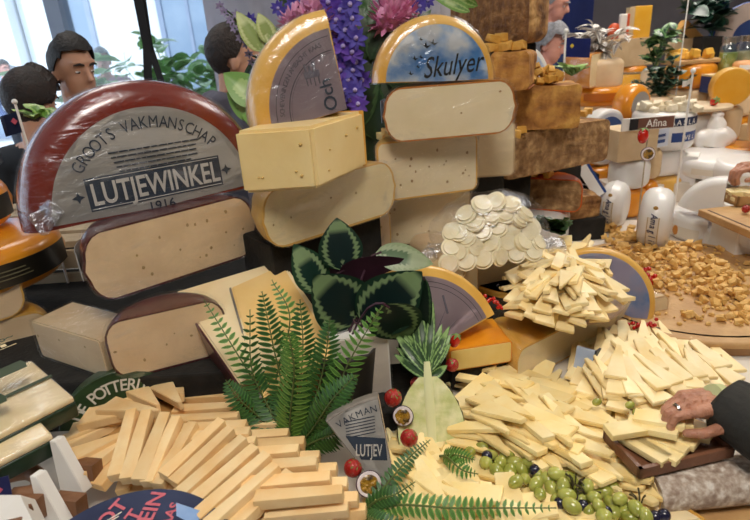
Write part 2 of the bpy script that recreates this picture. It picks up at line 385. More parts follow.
# black straps
def strap(label,pts,w):
    bm=bmesh.new(); A=[]
    for p in pts: A.append([bm.verts.new(p+Vector((s*w/2,e*.0015,0))) for s,e in ((-1,-1),(1,-1),(1,1),(-1,1))])
    for i in range(len(A)-1):
        for k in range(4): bm.faces.new([A[i][k],A[i][(k+1)%4],A[i+1][(k+1)%4],A[i+1][k]])
    bm.faces.new(A[0]);bm.faces.new(A[-1][::-1]); o=bmo('hanging_strap',bm,mat('strap_black','#0c0c10','#15151a',20,.6)); return tag(o,label,'strap')
a=ay(138,0,2.0); b=ay(147,45,2.0); c=ay(148,76,2.0); d_=ay(160,78,1.98)
up=(a-b)/(a-b).length
strap('long black strap hanging in front of the window, the left one of the pair',[a+up*((2.9-a.z)/up.z),a,b,c,c+(c-b)*1.5+Vector((0,0,-.2))],.028)
strap('long black strap in front of the window, its lower end to the right',[a+up*((2.9-a.z)/up.z)+Vector((.015,.01,0)),a+Vector((.012,.008,0)),b+Vector((.004,.01,0)),d_,d_+(d_-b)*1.5+Vector((0,0,-.2))],.022)
# table
TZ=.85
CLOTH=mat('table_cloth_white','#ddd3c6','#e6ddd1',5,.6,.15,14)
def table(label,x0,y0,x1,y1):
    tb=thing('display_table',label,'table',Matrix.Translation(((x0+x1)/2,(y0+y1)/2,0))); w=(x1-x0)/2; d=(y1-y0)/2
    bmo('table_top',wbox(-w,-d,TZ-.04,w,d,TZ),CLOTH,tb,smooth=False)
    bmo('table_skirt',wbox(-w+.01,-d+.01,.1,w-.01,d-.01,TZ-.04),mat('table_skirt_dark','#2a2522','#35302c',8,.8),tb,smooth=False)
    for x in (-w+.1,w-.1):
        for y in (-d+.1,d-.1): bmo('leg',wbox(x-.03,y-.03,0,x+.03,y+.03,.12),WOOD2,tb,smooth=False)
table('long front market table under a pale cloth carrying most of the cheese',-1.6,.4,3.6,1.95)
table('far corner market table under a pale cloth behind the rear one',1.9,3.51,4.8,5.2)
table('rear market table under a pale cloth at the back right',.40,1.96,4.4,3.5)
# ---------------------------------------------------------------- light: overcast world, street sun, ceiling panels
w=bpy.data.worlds.new('world'); sc.world=w; w.use_nodes=True; nt=w.node_tree; bg=nt.nodes['Background']; bg.inputs[0].default_value=(.72,.86,1,1); bg.inputs[1].default_value=2.2
sd=bpy.data.lights.new('sun','SUN'); sd.energy=3; sd.angle=.05; so=bpy.data.objects.new('sun',sd); COL.objects.link(so); so.rotation_euler=(math.radians(42),0,math.radians(-25))
def panel(x,y,s,e,col,name='ceiling_lamp',label=''):
    o=thing(name,label,'lamp',Matrix.Translation((x,y,2.86)))
    bmo('lamp_housing',wbox(-s/2-.03,-s/2-.03,0,s/2+.03,s/2+.03,.04),PAPER,o,smooth=False)
    m=MC.get('lamp_diffuser')
    if not m:
        m=bpy.data.materials.new('lamp_diffuser'); m.use_nodes=True; b=m.node_tree.nodes['Principled BSDF']; b.inputs['Emission Color'].default_value=(1,.93,.82,1); b.inputs['Emission Strength'].default_value=3; MC['lamp_diffuser']=m
    bmo('diffuser',wbox(-s/2,-s/2,-.01,s/2,s/2,0),m,o,smooth=False)
    l=bpy.data.lights.new('ceiling_light','AREA'); l.shape='SQUARE'; l.size=s; l.energy=e; l.color=col; lo=bpy.data.objects.new('ceiling_light',l); COL.objects.link(lo); lo.location=(x,y,2.83)
panel(.1,-.1,.7,29,(1,.93,.84),label='square ceiling light panel above the near edge of the table')
panel(1.6,1.9,.8,22,(1,.94,.86),label='square ceiling light panel above the round wooden board')
panel(1.9,3.8,1.0,22,(1,.94,.86),label='square ceiling light panel over the far end of the table')
panel(-1.2,2.4,.8,5,(1,.96,.92),label='smaller ceiling light panel near the window')
# ---------------------------------------------------------------- people
def fuse(name,caps,ells,vox,m,parent,smooth_it=4,mw=None,boxes=()):
    bm=bmesh.new()
    for p,q,r0,r1 in caps:
        p=Vector(p);q=Vector(q); n=max(2,int((q-p).length/max(min(r0,r1)*.45,.004)))
        n=min(n,26)
        for i in range(n+1):
            t=i/n; sph(bm,p.lerp(q,t),r0+(r1-r0)*t)
    for e in ells: sph(bm,Vector(e[0]),1,e[1],3,e[2] if len(e)>2 else None)
    me=bpy.data.meshes.new('tmp'); bm.to_mesh(me); bm.free(); o=bpy.data.objects.new('tmp',me); COL.objects.link(o)
    md=o.modifiers.new('r','REMESH'); md.mode='VOXEL'; md.voxel_size=vox
    ms=o.modifiers.new('s','SMOOTH'); ms.factor=.6; ms.iterations=smooth_it
    dg=bpy.context.evaluated_depsgraph_get(); dg.update(); out=bpy.data.meshes.new_from_object(o.evaluated_get(dg)); bpy.data.objects.remove(o)
    out.materials.clear(); out.name=name
    return link(name,out,m,parent,mw=mw)
SKIN=mat('skin_light','#cf9b80','#dba98e',12,.5,.05,60,.2); SKIN2=mat('skin_pink','#c98c7c','#d79c8b',12,.5,.05,60,.2)
EYEW=mat('eye_white','#d8d4d0',rough=.2); EYED=mat('eye_dark','#1a120d',rough=.2); LIP=mat('lips','#9d5a4e','#a8655a',30,.4)
def person(label,px,py,Y,yaw,hairm,clothm,skin,legm=None,hair='short',hood=False,turn=0,tilt=0,trousers='#1e222c',vox=.008):
    c=ay(px,py,Y); h=c.z/.925; s=h/1.75
    o=thing('person',label,'person',Matrix.Translation((c.x,c.y,0))@Matrix.Rotation(math.radians(yaw),4,'Z')@Matrix.Scale(s,4))
    # faces local -Y; head centre at z=1.62
    hc=Vector((0,-.01,1.62))
    HR=Matrix.Translation(hc)@Matrix.Rotation(math.radians(turn),4,'Z')@Matrix.Rotation(math.radians(tilt),4,'X')
    def h_(x,y,z): return HR@Vector((x,y,z))
    R3=HR.to_3x3().to_4x4()
    caps=[(h_(0,.02,-.06),(0,.02,1.42),.056,.06),((-.05,.02,1.43),(-.17,.02,1.40),.055,.055),((.05,.02,1.43),(.17,.02,1.40),.055,.055)]
    for sx in (-1,1):
        caps+=[((sx*.19,.02,1.39),(sx*.235,.03,1.10),.052,.04),((sx*.235,.03,1.10),(sx*.22,-.1,.86),.038,.027),((sx*.22,-.1,.86),(sx*.215,-.13,.79),.026,.03),
               ((sx*.09,.02,.92),(sx*.10,.0,.50),.085,.055),((sx*.10,0,.50),(sx*.10,.03,.09),.052,.036),((sx*.10,.03,.05),(sx*.11,-.13,.035),.04,.032)]
        for k in range(4):
            bx=sx*(.215+(k-1.5)*.016); caps.append(((bx,-.14,.775),(bx,-.15,.70-(.008 if k in(0,3) else 0)),.0088,.0075))
        caps.append(((sx*.19,-.15,.79),(sx*.178,-.175,.745),.010,.008))
    ells=[(h_(0,.0,.03),(.074,.092,.088),R3),(h_(0,-.03,-.035),(.06,.062,.075),R3),(h_(0,-.055,-.085),(.03,.028,.025),R3),(h_(0,-.075,.045),(.055,.025,.02),R3),
          (h_(-.075,.012,-.01),(.011,.02,.033),R3),(h_(.075,.012,-.01),(.011,.02,.033),R3),(h_(0,-.083,-.062),(.022,.012,.009),R3),
          (Vector((0,.02,1.22)),(.155,.10,.19)),(Vector((0,.02,1.02)),(.135,.09,.17)),(Vector((0,.03,.92)),(.15,.10,.12))]
    caps+=[(h_(0,-.09,.03),h_(0,-.112,-.018),.009,.014),(h_(0,-.112,-.018),h_(0,-.09,-.03),.012,.01)]
    fuse('body',caps,ells,vox,skin,o)
    # clothes
    jc=[((-.04,.02,1.42),(-.18,.02,1.395),.062,.066),((.04,.02,1.42),(.18,.02,1.395),.062,.066)]
    for sx in (-1,1): jc+=[((sx*.19,.02,1.385),(sx*.235,.03,1.10),.068,.054),((sx*.235,.03,1.10),(sx*.22,-.1,.87),.052,.042)]
    if hood: jc+=[((-.08,.08,1.46),(.08,.08,1.46),.05,.05),((-.09,.02,1.45),(-.08,.09,1.46),.04,.05),((.09,.02,1.45),(.08,.09,1.46),.04,.05),((0,.1,1.44),(0,.12,1.34),.06,.04)]
    fuse('jacket',jc,[(Vector((0,.02,1.22)),(.172,.118,.205)),(Vector((0,.02,1.0)),(.155,.112,.18))],.011,clothm,o)
    tc=[]
    for sx in (-1,1): tc+=[((sx*.09,.02,.92),(sx*.10,.0,.50),.098,.07),((sx*.10,0,.50),(sx*.10,.03,.12),.066,.055)]
    fuse('trousers',tc,[(Vector((0,.03,.90)),(.158,.115,.12))],.012,mat('trousers_'+trousers[1:],trousers,rough=.8),o)
    # hair
    bm=bmesh.new(); rr=random.Random(int(px))
    bmesh.ops.create_icosphere(bm,subdivisions=4,radius=1)
    long=hair=='long'
    bm2=[]
    for v in bm.verts:
        d=v.co.copy(); n=noise.noise(d*5)*.03+noise.noise(d*14)*.02
        hs=1.22 if long else 1.04; v.co=Vector((d.x*.084*(1+n)*hs,d.y*.103*(1+n)*hs+.004,d.z*.103*(1+n)*hs+.034+(.018 if d.z>.3 and d.y<0 else 0)))
    def bad(v):
        y=v.co.y; z=v.co.z
        if y<-.045: return z<.066
        if y<.0: return z<.005+(-y)*1.2
        if y<.03: return z<-.005
        return z<(-.16 if long else -.06)
    bmesh.ops.delete(bm,geom=[v for v in bm.verts if bad(v)],context='VERTS')
    bmesh.ops.solidify(bm,geom=bm.faces[:],thickness=.006)
    bmo('hair',bm,hairm,o,mw=HR)
    for sx in (-1,1):
        bm=bmesh.new(); sph(bm,(sx*.031,-.079,.010),.0115,(1,.75,.42)); e=bmo('eye',bm,EYEW,o,mw=HR)
        bm=bmesh.new(); sph(bm,(sx*.031,-.0868,.009),.0046,(1,.5,.8)); bmo('iris',bm,EYED,e)
        bm=tube_bm([Vector((sx*.012,-.098,.036)),Vector((sx*.03,-.100,.042)),Vector((sx*.05,-.086,.036))],[.004,.0055,.003],6); bmo('eyebrow',bm,hairm,o,mw=HR)
    return o
H_BLK=mat('hair_black','#120e0e','#201918',40,.6,.6,90); H_BRN=mat('hair_brown','#1d1513','#33251f',40,.6,.6,90); H_GRY=mat('hair_grey','#77777c','#9a9aa0',40,.6,.6,90); H_DRK=mat('hair_dark_brown','#160d0b','#2a1913',40,.6,.6,90)
person('dark-haired man with thick eyebrows looking down, in front of the window',73,72,2.28,50,H_BLK,mat('jacket_grey_blue','#5d6a84','#6a7893',6,.8),SKIN,turn=6,tilt=8)
person('man seen from behind with short brown hair and a grey hooded jacket',232,60,2.2,118,H_BRN,mat('jacket_hood_grey','#4e4c5a','#5b5968',6,.8),SKIN,hood=True,turn=-8)
person('person with dark brown hair bending low behind the large red wheel',32,106,2.12,165,H_DRK,mat('jacket_black','#15161a','#202126',6,.8),SKIN,hair='long',tilt=12)
person('grey-haired person outside the window behind the dark-haired man',103,62,5.9,15,H_GRY,mat('coat_pink','#b98c9e','#c79aac',6,.8),SKIN2)
person('distant passer-by in dark blue outside at the left end of the window',4,70,8.0,60,H_BRN,mat('coat_blue','#2c3f6d','#38508a',6,.8),SKIN2,vox=.011)
person('distant passer-by in purple outside at the left end of the window',14,74,8.6,-40,H_GRY,mat('coat_purple','#54457a','#65558e',6,.8),SKIN2,vox=.011)
person('man in a navy jacket standing beside the blue cloth at the back',552,6,4.5,62,H_GRY,mat('jacket_navy','#182f5e','#1f3a70',6,.8),SKIN2,tilt=15)
person('grey-haired person in black behind the orange cut cheese',549,46,3.75,52,H_GRY,mat('coat_black','#141418','#1e1e24',6,.8),SKIN2,hair='long',tilt=15)
# blurred shrub outside/inside window
def leaf_bm(L,W,bend=.2,seg=8,cross=4,fold=.15,bm=None,M=None,tipf=1.0,uv=True):
    "leaf along +Y, width along X, uv=(u along, v across)"
    bm=bm or bmesh.new(); lay_=bm.loops.layers.uv.verify(); rows=[]
    for i in range(seg+1):
        u=i/seg; w=W/2*(math.sin(PI*min(1,u**.75))**.8 if 0<u<1 else .02)
        rows.append([( (2*j/cross-1), u, bm.verts.new((w*(2*j/cross-1), L*u*(1-.15*bend*u), -bend*L*u*u*.6+abs(2*j/cross-1)*w*fold))) for j in range(cross+1)])
        if M:
            for q in rows[-1]: q[2].co=M@q[2].co
    for i in range(seg):
        for j in range(cross):
            q=[rows[i][j],rows[i][j+1],rows[i+1][j+1],rows[i+1][j]]; f=bm.faces.new([x[2] for x in q])
            for lp,x in zip(f.loops,q): lp[lay_].uv=(x[1],x[0]*.5+.5)
    return bm
def leaf_mat(name,dark,mid,pale,band_=(.62,.8),veins=True,rough=.35,amp=.12):
    if name in MC: return MC[name]
    m=bpy.data.materials.new(name); m.use_nodes=True; nt=m.node_tree; N=nt.nodes; L=nt.links; b=N['Principled BSDF']; b.inputs['Roughness'].default_value=rough
    uv=N.new('ShaderNodeUVMap'); sp=N.new('ShaderNodeSeparateXYZ'); L.new(uv.outputs[0],sp.inputs[0])
    def mth(op,a,b_=None,c=None):
        n=N.new('ShaderNodeMath'); n.operation=op
        for i,x in enumerate((a,b_,c)):
            if x is None: continue
            if isinstance(x,(int,float)): n.inputs[i].default_value=x
            else: L.new(x,n.inputs[i])
        return n.outputs[0]
    v=mth('ABSOLUTE',mth('SUBTRACT',mth('MULTIPLY',sp.outputs[1],2),1)); u=sp.outputs[0]
    ph=mth('SINE',mth('MULTIPLY_ADD',u,70,mth('MULTIPLY',v,-14)))
    nz=N.new('ShaderNodeTexNoise'); nz.inputs['Scale'].default_value=9; L.new(uv.outputs[0],nz.inputs[0])
    e=mth('ADD',mth('MULTIPLY_ADD',ph,amp*.5,v),mth('MULTIPLY',mth('SUBTRACT',nz.outputs[0],.5),amp*2))
    e2=mth('MAXIMUM',e,mth('SUBTRACT',mth('MULTIPLY',u,1.0),.13))
    r=N.new('ShaderNodeValToRGB'); cr_=r.color_ramp; cr_.elements[0].position=band_[0]-.1; cr_.elements[0].color=lin(dark); cr_.elements[1].position=band_[0]; cr_.elements[1].color=lin(pale)
    x=cr_.elements.new(band_[1]); x.color=lin(pale); x=cr_.elements.new(min(.99,band_[1]+.06)); x.color=lin(mid)
    x=cr_.elements.new(.04); x.color=lin(pale if veins==2 else mid); x=cr_.elements.new(.10); x.color=lin(dark)
    L.new(e2 if veins!=3 else v,r.inputs[0]); L.new(r.outputs[0],b.inputs['Base Color']); MC[name]=m; return m
def plant(name,label,cat,M,n,L,W,m,spread=(20,80),stemh=.2,seed=1,stem=None,group=None,droop=.5,pos=.3,cross=2,seg=5,up=(0,1)):
    "bushy plant: stems and a leaf mesh per stem"
    o=thing(name,label,cat,M,group); rr=random.Random(seed); ns=max(3,n//14)
    for s in range(ns):
        az_=rr.uniform(0,360); el=math.radians(rr.uniform(*spread)); d=Vector((math.cos(math.radians(az_))*math.sin(el),math.sin(math.radians(az_))*math.sin(el),math.cos(el)))
        H=stemh*rr.uniform(.65,1); pts=[Vector((0,0,0)),d*H*.5+Vector((0,0,H*.12)),d*H+Vector((0,0,H*.05))]; P=bez(pts,6)
        st=bmo('stem',tube_bm(P,[.0035]*4+[.0025]*3,5),stem or m,o); bm=bmesh.new()
        for k in range(n//ns):
            p=P[rr.randint(1,6)]; lz=rr.uniform(0,360); le=rr.uniform(15,80)
            R=Matrix.Translation(p)@Matrix.Rotation(math.radians(lz),4,'Z')@Matrix.Rotation(math.radians(le-20),4,'X')@Matrix.Rotation(math.radians(rr.uniform(-30,30)),4,'Y')@Matrix.Scale(rr.uniform(.6,1.1),4)
            leaf_bm(L,W,droop,seg,cross,.2,bm,R)
        bmo('foliage',bm,m,o)
    return o
SHR=leaf_mat('leaf_bright_green','#86b868','#98ca78','#b6dc92')
plant('leafy_shrub','bright green leafy shrub just outside the window behind the black straps','shrub',Matrix.Translation(Vector((ay(118,95,5.2).x,5.2,-.05+.0)))  ,480,.22,.15,SHR,(5,35),1.55,3,seg=4)
plant('leafy_shrub','bright green leafy shrub outside between the straps and the hooded man','shrub',Matrix.Translation(Vector((ay(190,80,5.2).x,5.3,-.05))),620,.22,.15,SHR,(5,32),1.62,5,seg=4)
# ================================================================= LEFT CLUSTER
def riser(label,x0,y0,x1,y1,z,m=BLACK,rz=0,name='display_riser'):
    if x0>.3 and y0>1.5 and m is BLACK and z-TZ>.085: return wheels_under(label,x0,y0,x1,y1,z)
    M=Matrix.Translation(((x0+x1)/2,(y0+y1)/2,TZ))@Matrix.Rotation(math.radians(rz),4,'Z')
    o=bmo(name,box_bm(abs(x1-x0),abs(y1-y0),z-TZ-.0008,.006,2),m,smooth=False,mw=M); return tag(o,label,'display stand')
def under(o,label,x0,x1,y0,y1,m=BLACK,base=TZ):
    z=o.matrix_basis.translation.z; M=o.matrix_basis.copy(); M.translation.z=base
    return tag(bmo('display_riser',box_bm(x1-x0,y1-y0,z-base-.001,.006,2,M=Matrix.Translation(((x0+x1)/2,(y0+y1)/2,0))),m,smooth=False,mw=M),label,'display stand')
UNM=[]
def wheels_under(label,x0,y0,x1,y1,z):
    X=label.split('under the ')[-1].split('behind the centre')[0]; n=max(1,round((z-TZ)/.13)); h=(z-TZ-.001)/n; rr=random.Random(int(x0*1000))
    pal=((R_ORG,P_BEIGE,'orange'),(P_TAN,P_TAN,'tan'),(R_YEL,P_CREAM,'golden'),(WHITE,P_PALE,'white'),(P_BEIGE,P_BEIGE,'beige'))
    for k in range(n):
        r_,p_,nm=pal[rr.randrange(5)]; W=max(x1-x0,y1-y0)*.5
        cheese('whole_cheese',f"{nm} wheel, {('lowest','second','third','fourth','fifth')[k]} of the supports under the {X}",'cheese',Matrix.Translation(((x0+x1)/2+rr.uniform(-.008,.008),(y0+y1)/2,TZ+k*h+.0005)),W*1.02,h-.001,0,360,r_,p_,r=min(.03,h*.35))
ZL=.965; ZR=1.10
riser('black cloth-covered step carrying the left cheese stack',-1.35,.93,-.17,1.55,ZL)
# red half wheel
M,L=lay((100,305),(256,253),ZR); RL=L/2*1.04
red=cheese('half_cheese','half wheel in dark red wax, cut face forward, under the large lettered wheel','cheese',M,RL,.142,0,180,R_MAR,P_BEIGE,r=.05,t=.004,bulge=.006,film=True,nh=16,seed=3)
band(red,RL+.006,.135,140,176,.05,.105,mat('label_paper_white','#b9b4ae','#c9c4be',6,.4))
# lettered half wheel
M,L=stand((46,231),(256,185),ZR+.144+.001,lean=2); H_=.12
Lr=L/2*1.17
M=M@Matrix.Translation((.002,-.002,-H_))
lut=cheese('half_cheese','large red-brown waxed half wheel standing on its cut edge with a big grey lettered label','cheese',M,Lr,H_,0,180,R_RED,P_BEIGE,r=.045,t=.005,film=True,fm=film_mat('plastic_film_edge',.07,7,.2,(1,3,1)))
lr=Lr*.80
lb=disc_label(lut,lr,H_,2,178,LBL,dz=.0008)
zt=H_+.0022
arc_text('GROOTS VAKMANSCHAP',lb,lr*.80,zt,92,5.9,lr*.165,INK,sx=.78,bold=.0)
for i in range(5):
    w=lr*(.50-.02*i); rr=random.Random(i); x=-w*.78; rc=[]
    while x<w*.85:
        q=rr.uniform(.008,.02)*lr/.2; rc.append((x,-.0012,x+q,.0014)); x+=q+.0016
    bars(lb,T(-.00,lr*(.615-i*.047),zt),rc,INK)
pl=bars(lb,T(0,lr*.245,zt-.0006,0),[(-lr*.66,-lr*.15,lr*.68,lr*.17)],INK,name='name_plate')
bars(lb,T(0,lr*.245,zt-.0002,0),[(-lr*.645,-lr*.135,lr*.665,-lr*.128),(-lr*.645,lr*.148,lr*.665,lr*.155)],LBL)
text('LUTJEWINKEL',pl,T(0.003,-lr*.095,.0014),lr*.30,LBL,bold=.016,sx=.685)
text('1916',lb,T(0,lr*.245-lr*.27,zt),lr*.14,INK,bold=.01,sx=1)
for s in (-1,1): shape2d(lb,T(s*lr*.74,lr*.25,zt-.0006),[[(-.012,0),(-.003,.004),(0,.012),(.003,.004),(.012,0),(.003,-.004),(0,-.012),(-.003,-.004)]],INK)
# crumpled film at its lower left corner
def crumple(name,label,pts,r,seed,scl=(1,1,1),fm=None):
    bm=bmesh.new(); 
    for c in pts: sph(bm,c,r,scl,3)
    for v in bm.verts: v.co+=Vector((noise.noise(v.co*60+Vector((seed,0,0))),noise.noise(v.co*60+Vector((0,seed,0))),noise.noise(v.co*60)))*r*.7
    return bm
bm=crumple('','',[Vector((-Lr*.88,.02,H_+.004)),Vector((-Lr*.8,.035,H_+.006))],.022,3,(1,.9,.35)); bmo('loose_wrap',bm,film_mat('plastic_film_crumpled',.3,30,.12),lut)
# lower row
block('cheese_wedge','film-wrapped pale cut wedge low in the left stack, left of the lower half wheel',(42,356),(110,379),ZL,.085,.09,P_TAN,P_BEIGE,r=.008,film=True,nh=3,seed=6)
# flip: put cut face (angle 180 -> along -x) to the front
M,L=lay((116,382),(232,352),ZL)
cheese('half_cheese','film-wrapped half wheel low in the stack, its cut face right below the red half wheel','cheese',M,L/2,.125,0,180,R_MAR,P_BEIGE,r=.04,film=True,nh=5,seed=9)
# wedges with visible tops
def wedge_px(label,pts,z,h,paste,side,idx,name='cheese_wedge',**k):
    return prism_world(name,label,'cheese',[az(x,y,z) for x,y in pts],h,paste,side,idx,**k)
tl=[az(175,291,1.085),az(282,259,1.105),az(330,330,1.02),az(240,385,.985)]
def slab(name,label,top,h,paste,side,idx,dirv=None,bev=.003,t=.004,cat='cheese',group=None):
    "slab hanging below a tilted top polygon, thickness along its own normal"
    n=(top[1]-top[0]).cross(top[-1]-top[0]).normalized()
    if n.z<0: n=-n
    d=dirv.normalized() if dirv else -n
    c=sum(top,Vector())/len(top); lo=min(min(p.z for p in top),min((p+d*h).z for p in top)); base=Vector((c.x,c.y,lo)); o=thing(name,label,cat,Matrix.Translation(base),group)
    def pr(poly,d_,hh,m,nm,bv):
        bm=bmesh.new(); f=bm.faces.new([bm.verts.new(p-base) for p in poly]); e=bmesh.ops.extrude_face_region(bm,geom=[f])
        bmesh.ops.translate(bm,verts=[v for v in e['geom'] if isinstance(v,bmesh.types.BMVert)],vec=d_*hh)
        if bv: bmesh.ops.bevel(bm,geom=bm.edges[:],offset=bv,segments=2,affect='EDGES')
        return bmo(nm,bm,m,o)
    pr(top,d,h,paste,'paste',bev)
    for i in idx:
        p=top[i]; q_=top[(i+1)%len(top)]; s=(q_-p).cross(n).normalized()
        if s.dot((p+q_)/2-c)<0: s=-s
        pr([p-d*.0008,q_-d*.0008,q_+s*t-d*.0008,p+s*t-d*.0008],d,h+.0016,side,'rind',t*.35)
    return o
slab('cheese_wedge','wedge with a maroon rind and speckled pale top, leaning left of the fern',tl,.11,P_CREAM,R_MAR,[3],bev=.004)
tl=[az(231,287,1.075),az(283,264,1.09),az(345,345,1.01),az(300,392,.98),az(250,345,1.01)]
slab('cheese_wedge','warm yellow wedge with a grey-brown side directly behind the fern',[az(231,287,1.085),az(283,264,1.10),az(338,352,1.0),az(262,398,.965)],.12,mat('cheese_paste_gold','#e6bd74','#edca88',9,.4,.1,40,.15),R_GREY,[3],bev=.003)
# left edge halves
M,L=lay((-80,345),(30,312),ZL+.055)
riser('low black step under the pale half wheels at the left edge',-1.3,.86,-.78,1.2,ZL+.054-.105)
cheese('half_cheese','lower of the two pale half wheels cut off by the left edge of the photo','cheese',lay((-80,385),(24,358),ZL-.05)[0],.17,.105,0,180,R_YEL,P_BEIGE,r=.035,film=True)
cheese('half_cheese','upper of the two pale half wheels cut off by the left edge of the photo','cheese',M,L/2*1.0,.13,0,180,R_YEL,P_BEIGE,r=.045,film=True)
# orange wheels with dark bands
DK=mat('label_black_green','#191712','#24211a',10,.35,coat=.4)
def owheel(label,px,py,z,R,H,a=(0,360),rz=0,group='orange wheels stacked at the left'):
    p=az(px,py,z); o=cheese('whole_cheese',label,'cheese',Matrix.Translation(p)@Matrix.Rotation(math.radians(rz),4,'Z'),R,H,*a,R_ORG,P_BEIGE,r=.04,bulge=.004)
    lb=band(o,R+.004,H,-125,15,.028,H-.03,DK,off=.0022)
    mt=mat('label_print_dim','#6f6a50',rough=.5)
    for k,zz in enumerate((H*.42,H*.5,H*.58)): band(lb,R+.0065,H,-75+k*3,-25-k*2,zz-.0012,zz+.0012,mt,name='printed_line',off=.0022)
    return o
crate=thing('wooden_crate','slatted pale wooden crate at the left below the orange wheel','crate',Matrix.Translation((-.98,1.55,TZ)))
for i in range(5): bmo('slat',wbox(-.32,-.22+i*.1,.21,.32,-.15+i*.1,.228),WOODP,crate,smooth=False)
for i in range(3): bmo('side_board',wbox(-.32,-.235,.02+i*.067,.32,-.222,.072+i*.067),WOODP,crate,smooth=False)
for x in (-.3,.28):
    for y in (-.22,.2): bmo('corner_post',wbox(x,y,0,x+.02,y+.02,.21),WOODP,crate,smooth=False)
crate.location=(-.93,1.68,TZ)
O1=owheel('orange waxed wheel with a black band, lowest of its stack beside the red half wheel',-14,280,TZ+.215,.18,.11)
p1=O1.matrix_basis.translation
for i,(dx,dy,lab) in enumerate(((-.12,.04,'second orange wheel of the left stack, dark band half hidden by the large label wheel'),(-.13,.06,'top orange wheel of the left stack beside the small white flagpole'))):
    dup(O1,Matrix.Translation((p1.x+dx,p1.y+dy,p1.z+.112*(i+1)))@Matrix.Rotation(.2*i,4,'Z'),lab)
# flag and lettuce on top of the orange stack
ztop=p1.z+.112*3
def flag(px,py,Y,H,fw,fh,label,m,z=None,side=-1,emblem=None,pole_r=.003,cat='flag'):
    top=ay(px,py,Y); H=top.z-TZ-.001; o=thing('table_flag',label,cat,Matrix.Translation((top.x,top.y,top.z-H)))
    bmo('pole',tube_bm([Vector((0,0,0)),Vector((0,0,H))],pole_r,8),PAPER,o); bm=bmesh.new(); sph(bm,(0,0,H+pole_r),pole_r*2.3); bmo('knob',bm,PAPER,o)
    bm=bmesh.new(); A=[]
    for i in range(7):
        u=i/6; A.append([bm.verts.new((side*fw*u,.006*math.sin(u*7),H-.02-fh*k-.01*u)) for k in (0,.5,1)])
    for i in range(6):
        for k in range(2): bm.faces.new([A[i][k],A[i+1][k],A[i+1][k+1],A[i][k+1]])
    bmesh.ops.solidify(bm,geom=bm.faces[:],thickness=.001); f=bmo('flag_cloth',bm,m,o)
    if emblem: shape2d(f,Matrix.Translation((side*fw*.25,-.004,H-.02-fh*.45))@STAND@Matrix.Rotation(PI/4,4,'Z'),[[(-.006,-.006),(.006,-.006),(.006,.006),(-.006,.006)]],emblem)
    return o
t1=ay(15,103,1.40)
fl=flag(15,103,1.44,t1.z-TZ,.05,.05,'small white flagpole with a round knob and a navy flag beside the large red wheel',NAVY,emblem=mat('print_pink','#c0566e',rough=.5))
LET=leaf_mat('lettuce_leaf','#5f8a35','#79a544','#a9c573')
def garnish(label,px,py,Y,z,n,L,seed,name='salad_leaf',grp=None,m=None):
    p=ay(px,py,Y); o=thing(name,label,'leaf garnish',Matrix.Translation((p.x,p.y,z if z else p.z)),grp); rr=random.Random(seed)
    for k in range(n):
        bm=bmesh.new(); leaf_bm(L*rr.uniform(.7,1),L*.7,.5,8,6,.3,bm,Matrix.Rotation(math.radians(rr.uniform(0,360)),4,'Z')@Matrix.Rotation(math.radians(rr.uniform(25,65)),4,'X'))
        for v in bm.verts: v.co+=Vector((noise.noise(v.co*90),noise.noise(v.co*90+Vector((5,0,0))),noise.noise(v.co*90+Vector((9,0,0)))))*.006; v.co.z=max(v.co.z,0)
        bmo('leaf',bm,m or LET,o)
    return o
garnish('curly green lettuce leaves tucked behind the upper left rim of the large red wheel',34,118,1.5,ztop,4,.06,2)
garnish('small sprig of bright green leaves above the left shoulder of the large red wheel',45,112,1.5,ztop,3,.075,8)
# ---- packs of sliced cheese at bottom left
TRAY=mat('tray_dark_green','#16291b','#1e3524',8,.35,coat=.3)
def pack(label,c,M,w,d):
    o=thing('cheese_pack',label,'packaged cheese',M,'vacuum packs at the lower left')
    bmo('tray',box_bm(w,d,.030,.004),TRAY,o)
    bm=box_bm(w*.985,d*.985,.012,.005); bmesh.ops.translate(bm,verts=bm.verts,vec=(0,0,.029)); bmo('cheese_slices',bm,P_CREAM,o)
    bm=box_bm(w*1.0,d*1.0,.014,.006); bmesh.ops.translate(bm,verts=bm.verts,vec=(0,0,.0295)); bmo('plastic_wrap',bm,FILM,o)
    lb=bars(o,T(0,0,.0450),[(-w*.5,-.004,w*.5,.004)],GREENB,name='label_strip')
    b2=shape2d(lb,T(0,0,.0453),[[(-.036,-.013),(.034,-.013),(.037,0),(.034,.013),(-.036,.013),(-.039,0)]],GREENB,name='label')
    bars(b2,T(0,0,.0461),[(-.03,-.009,.03,-.008),(-.03,.008,.03,.009),(-.018,-.004,-.004,.004),(0,-.004,.006,.004),(.01,-.004,.018,.004)],P_CREAM)
    text('~ooOo~',b2,T(0,.0155,.0453),.02,GREENB,bold=.02)
    return o
def quadM(bl,br,z,tiltx=0,tilty=0,rz=None):
    M,L=lay(bl,br,z); return M@Matrix.Rotation(math.radians(tiltx),4,'X')@Matrix.Rotation(math.radians(tilty),4,'Y'),L
c=az(16,416,.985); PA=pack('upper vacuum pack of pale sliced cheese in a dark green tray, lower left',c,Matrix.Translation(c)@Matrix.Rotation(math.radians(50),4,'Z')@Matrix.Rotation(math.radians(6),4,'X'),.138,.165)
c=az(-4,452,.965); pack('lower vacuum pack of pale sliced cheese in a dark green tray, nearest the camera',c,Matrix.Translation(c)@Matrix.Rotation(math.radians(48),4,'Z')@Matrix.Rotation(math.radians(6),4,'X'),.13,.16)
